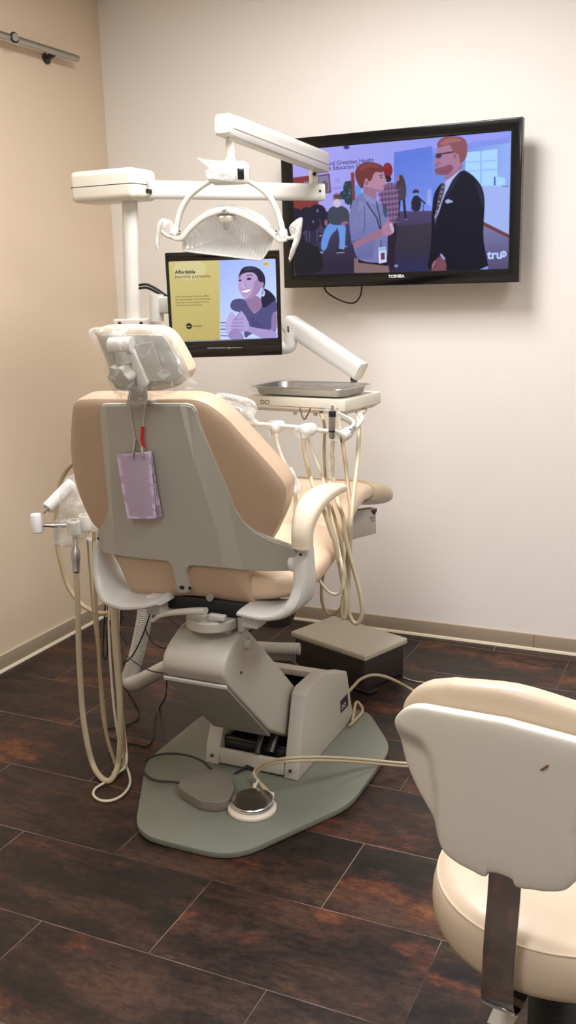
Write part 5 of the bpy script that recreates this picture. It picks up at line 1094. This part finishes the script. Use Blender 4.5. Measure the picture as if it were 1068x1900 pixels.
p0, p1 = WY(615, 814, 2.625), WY(616.5, 752, 2.625); d = (p1-p0); L = d.length
bm = B(); lathe(bm, [(0, 0), (.0075, 0), (.0085, .004), (.0085, L*.22), (.0092, L*.24), (.0105, L*.3), (.0105, L*.66), (.0085, L*.68), (0, L*.68)], axis(p0, d), 22); finish('syringe_body', bm, M['alu'], sy)
for f0, f1, r in ((.66, .82, .0108), (.20, .25, .0098)):
    bm = B(); lathe(bm, [(0, L*f0), (r, L*f0), (r, L*f1), (r*.8, L*f1+.001), (0, L*f1+.001)], axis(p0, d), 22); finish('black_ring', bm, M['blackm'], sy)
bm = B(); lathe(bm, [(0, L*.82), (.006, L*.82), (.0035, L), (0, L)], axis(p0, d), 16); finish('syringe_tip', bm, M['alu'], sy)
bagpatch('hose_sleeve', [(532, 872), (541, 868), (552, 888), (560, 905), (557, 918), (550, 908), (551, 940), (549, 972), (545, 972), (544, 935), (541, 905), (534, 890)], lambda x, y: WY(x, y, 2.52), V(.2, -1, 0), .010, .010, M['filmc'], 'torn clear plastic sleeve hanging on the hose right of the chair back', 'plastic cover', .0025, 120)
bagpatch('hose_sleeve', [(608, 800), (622, 800), (624, 840), (626, 870), (622, 892), (612, 893), (608, 870), (609, 835)], lambda x, y: WY(x, y, 2.65), V(.2, -1, 0), .011, .012, M['film'], 'clear plastic sleeve hanging round the hose below the syringe', 'plastic cover', .0025, 120)

# ------------------------------------------------------------------ operator stool
sa = math.radians(8); sx_ = V(math.cos(sa), -math.sin(sa), 0); sn = V(-math.sin(sa), -math.cos(sa), 0)
SD = V(-.252, 1.262, .742)
SCt = V(-.214, 1.475, 0)
stool = thing('operator_stool', 'cream vinyl operator stool with a white shell back and chrome strap, cut off at right', 'stool', tuple(SCt))
def S(x, y, d=0.0): return PLN(x, y, SD+sn*d, sn)
CUR = .035
def sl(x, y):
    p = S(x, y)-SD
    for _ in range(4): p = S(x, y, -CUR*((p.dot(sx_)-.003)/.185)**2)-SD
    return p.dot(sx_), p.z
sh = [(920, 1329.5), (880, 1322), (839, 1314.5), (810, 1309), (787, 1305), (766, 1306), (748.6, 1314.7), (739.5, 1328), (736.8, 1346), (737.5, 1370), (745, 1407), (754, 1434), (766, 1462), (780, 1489), (794, 1514.5), (806, 1536), (818, 1554), (832, 1577), (856, 1596), (880, 1609), (896, 1618), (906, 1620), (910, 1613), (925, 1614)]
half = [sl(*q) for q in sh]
c_a = sl(936, 1500)[0]
half = [(a-c_a, z) for a, z in half if a-c_a < 0]
zt, zb_ = half[0][1], half[-1][1]
ring = half+[(0, zb_)]+[(-a, z) for a, z in half[::-1]]+[(0, zt+.001)]
ring2 = [V(a, z, 0) for a, z in ring]
def s3(a, z, d=0.0): return SD+sx_*(a+c_a)+V(0, 0, z)+sn*d
W_ = max(a for a, z in ring)
def sstep(x): x = max(0, min(1, x)); return x*x*(3-2*x)
def curv(co):
    q = co-SD; a = q.dot(sx_)-c_a; z = q.z; dn = 0
    dn -= CUR*(a/.185)**2                                   # wraps round the sitter
    edge = .50+.28*((z-.0)/.14 if z > 0 else 0)*.6
    k = abs(a)/W_
    dn -= .024*sstep((k-edge)/.16)*sstep((.095-z)/.05)      # side flutes
    return co+sn*dn
bm = B(); P3 = [s3(p.x, p.y) for p in crom(ring2, 4, True)]; pillow(bm, P3, sn, .016, .008, 7, 26, c=s3(0, (zt+zb_)/2+.01), fn=curv); finish('back_shell', bm, M['stoolwhite'], stool, 180)
cu_ = [(835, 1276), (814, 1275.5), (795, 1276.5), (776, 1279), (757, 1288), (742, 1305), (736.5, 1323), (737, 1350), (746, 1400), (770, 1462), (800, 1515), (830, 1560)]
h2 = [sl(*q) for q in cu_]; h2 = [(a-c_a, z) for a, z in h2]
r2 = h2+[(0, h2[-1][1]-.008)]+[(-a, z) for a, z in h2[::-1]]+[(0, h2[0][1]+.013)]
bm = B(); P3 = [s3(p.x, p.y, -.034) for p in crom([V(a, z, 0) for a, z in r2], 4, True)]; pillow(bm, P3, sn, .027, .035, 4, 16, c=s3(0, .0, -.034), fn=lambda co: co+sn*(-CUR*(((co-SD).dot(sx_)-c_a)/.185)**2)); finish('back_cushion', bm, M['stooltan'], stool, 180)
q = [S(x, y, .0185) for x, y in ((999, 1431), (1004, 1428), (1009, 1424.5), (1014, 1422), (1013, 1427), (1008, 1429), (1004, 1432))]
bm = B(); prism(bm, [curv(p) for p in q], -sn*.003, 0); finish('scuff_mark', bm, mat('scuff_brown', (120, 74, 44), .7), stool)
# seat
sr = .206
prof = [(0, .432), (sr*.80, .432), (sr*.91, .435), (sr*.965, .442), (sr*.992, .455), (sr, .475), (sr*.995, .495), (sr*.975, .512), (sr*.955, .5205), (sr*.945, .5215), (sr*.93, .526), (sr*.85, .534), (sr*.6, .541), (sr*.3, .543), (0, .5435)]
bm = B(); lathe(bm, prof, axis(SCt, (0, 0, 1)), 72); st_ = finish('seat_cushion', bm, M['stooltan'], stool, 60)
bm = B(); tube(bm, [SCt+V(sr*.958*math.cos(t), sr*.958*math.sin(t), .5205) for t in [2*PI*k/72 for k in range(73)]], .0018, 8, 0); finish('piping', bm, M['stooltan'], st_)
bm = B(); lathe(bm, [(0, 0), (.15, 0), (.16, .008), (0, .008)], axis(SCt+V(0, 0, .4235), (0, 0, 1)), 40); finish('seat_pan', bm, M['blackm'], stool)
# strap
def sp(a, z, d): return SD+sx_*(a+c_a)+V(0, 0, z-SD.z)+sn*d
stp = [sp(0, .66, -.012), sp(0, .60, -.006), sp(0, .54, .004), sp(0, .48, .010), sp(0, .455, .012), sp(0, .432, .010), sp(0, .413, -.002), sp(0, .404, -.022), sp(0, .406, -.048), sp(0, .413, -.075), sp(0, .418, -.11), sp(0, .418, -.15)]
bm = B(); sweep(bm, stp, [(.005, .050)]*len(stp), sx_, 16, 8); finish('back_strap', bm, M['chrome'], stool)
bm = B(); lathe(bm, [(0, .04), (.030, .04), (.030, .20), (.027, .205), (.027, .30), (.016, .302), (.016, .416), (0, .416)], axis(SCt, (0, 0, 1)), 32); finish('gas_lift', bm, M['blackm'], stool)
for k in range(6):
    pass
bm = B(); rl = [(0, .225)]
for k in range(7): rl += [(.034, .225+k*.014), (.041, .232+k*.014)]
rl += [(.034, .323), (0, .323)]
bm.free(); bm = B(); lathe(bm, rl, axis(SCt, (0, 0, 1)), 32); finish('bellows', bm, M['blackm'], stool, 20)
bm = B(); sweep(bm, [SCt+V(-.01, -.02, .40), SCt+V(-.035, -.08, .375), SCt+V(-.05, -.13, .352), SCt+V(-.06, -.165, .338)], [(.010, .018), (.010, .03), (.009, .04), (.007, .034)], (1, 0, 0), 16, 4); finish('height_lever', bm, M['stoolwhite'], stool)
for k in range(5):
    t = math.radians(25+72*k); dr_ = V(math.cos(t), math.sin(t), 0)
    bm = B(); sweep(bm, [SCt+dr_*.02+V(0, 0, .085), SCt+dr_*.14+V(0, 0, .082), SCt+dr_*.27+V(0, 0, .068)], [(.035, .05), (.03, .04), (.022, .028)], (-dr_.y, dr_.x, 0), 16, 4); lg = finish('base_leg', bm, M['chrome'], stool)
    bm = B(); lathe(bm, [(0, -.011), (.022, -.011), (.0265, -.007), (.0265, .007), (.022, .011), (0, .011)], axis(SCt+dr_*.262+V(0, 0, .0268), (-dr_.y, dr_.x, 0)), 24); cs = finish('caster', bm, M['blackm'], lg)
# ------------------------------------------------------------------ light
def area(name, loc, sx, sy, w, col, rot=(0, 0, 0), spread=138):
    l = bpy.data.lights.new(name, 'AREA'); l.shape = 'RECTANGLE'; l.size = sx; l.size_y = sy; l.energy = w; l.color = col; l.spread = math.radians(spread)
    o = bpy.data.objects.new(name, l); COL.objects.link(o); o.location = loc; o.rotation_euler = rot; return o
area('ceiling_troffer', (-1.15, 2.30, ZC-.012), .60, 1.15, 56, (.965, .968, 1.0), spread=180)
area('ceiling_troffer', (.60, 1.5, ZC-.012), .60, 1.15, 38, (.965, .968, 1.0), spread=176)
area('ceiling_troffer', (-.9, -.3, ZC-.012), .60, 1.15, 27, (.965, .968, 1.0), spread=170)  # unseen lamp added behind the camera, turned up to lighten the stool
w = bpy.data.worlds.new('world'); SC.world = w; w.use_nodes = True; w.node_tree.nodes['Background'].inputs[0].default_value = (.02, .02, .02, 1)
SC.view_settings.view_transform = 'Standard'; SC.view_settings.look = 'None'; SC.view_settings.gamma = 1.0; SC.view_settings.use_curve_mapping = False
SC.view_settings.exposure = 0.08
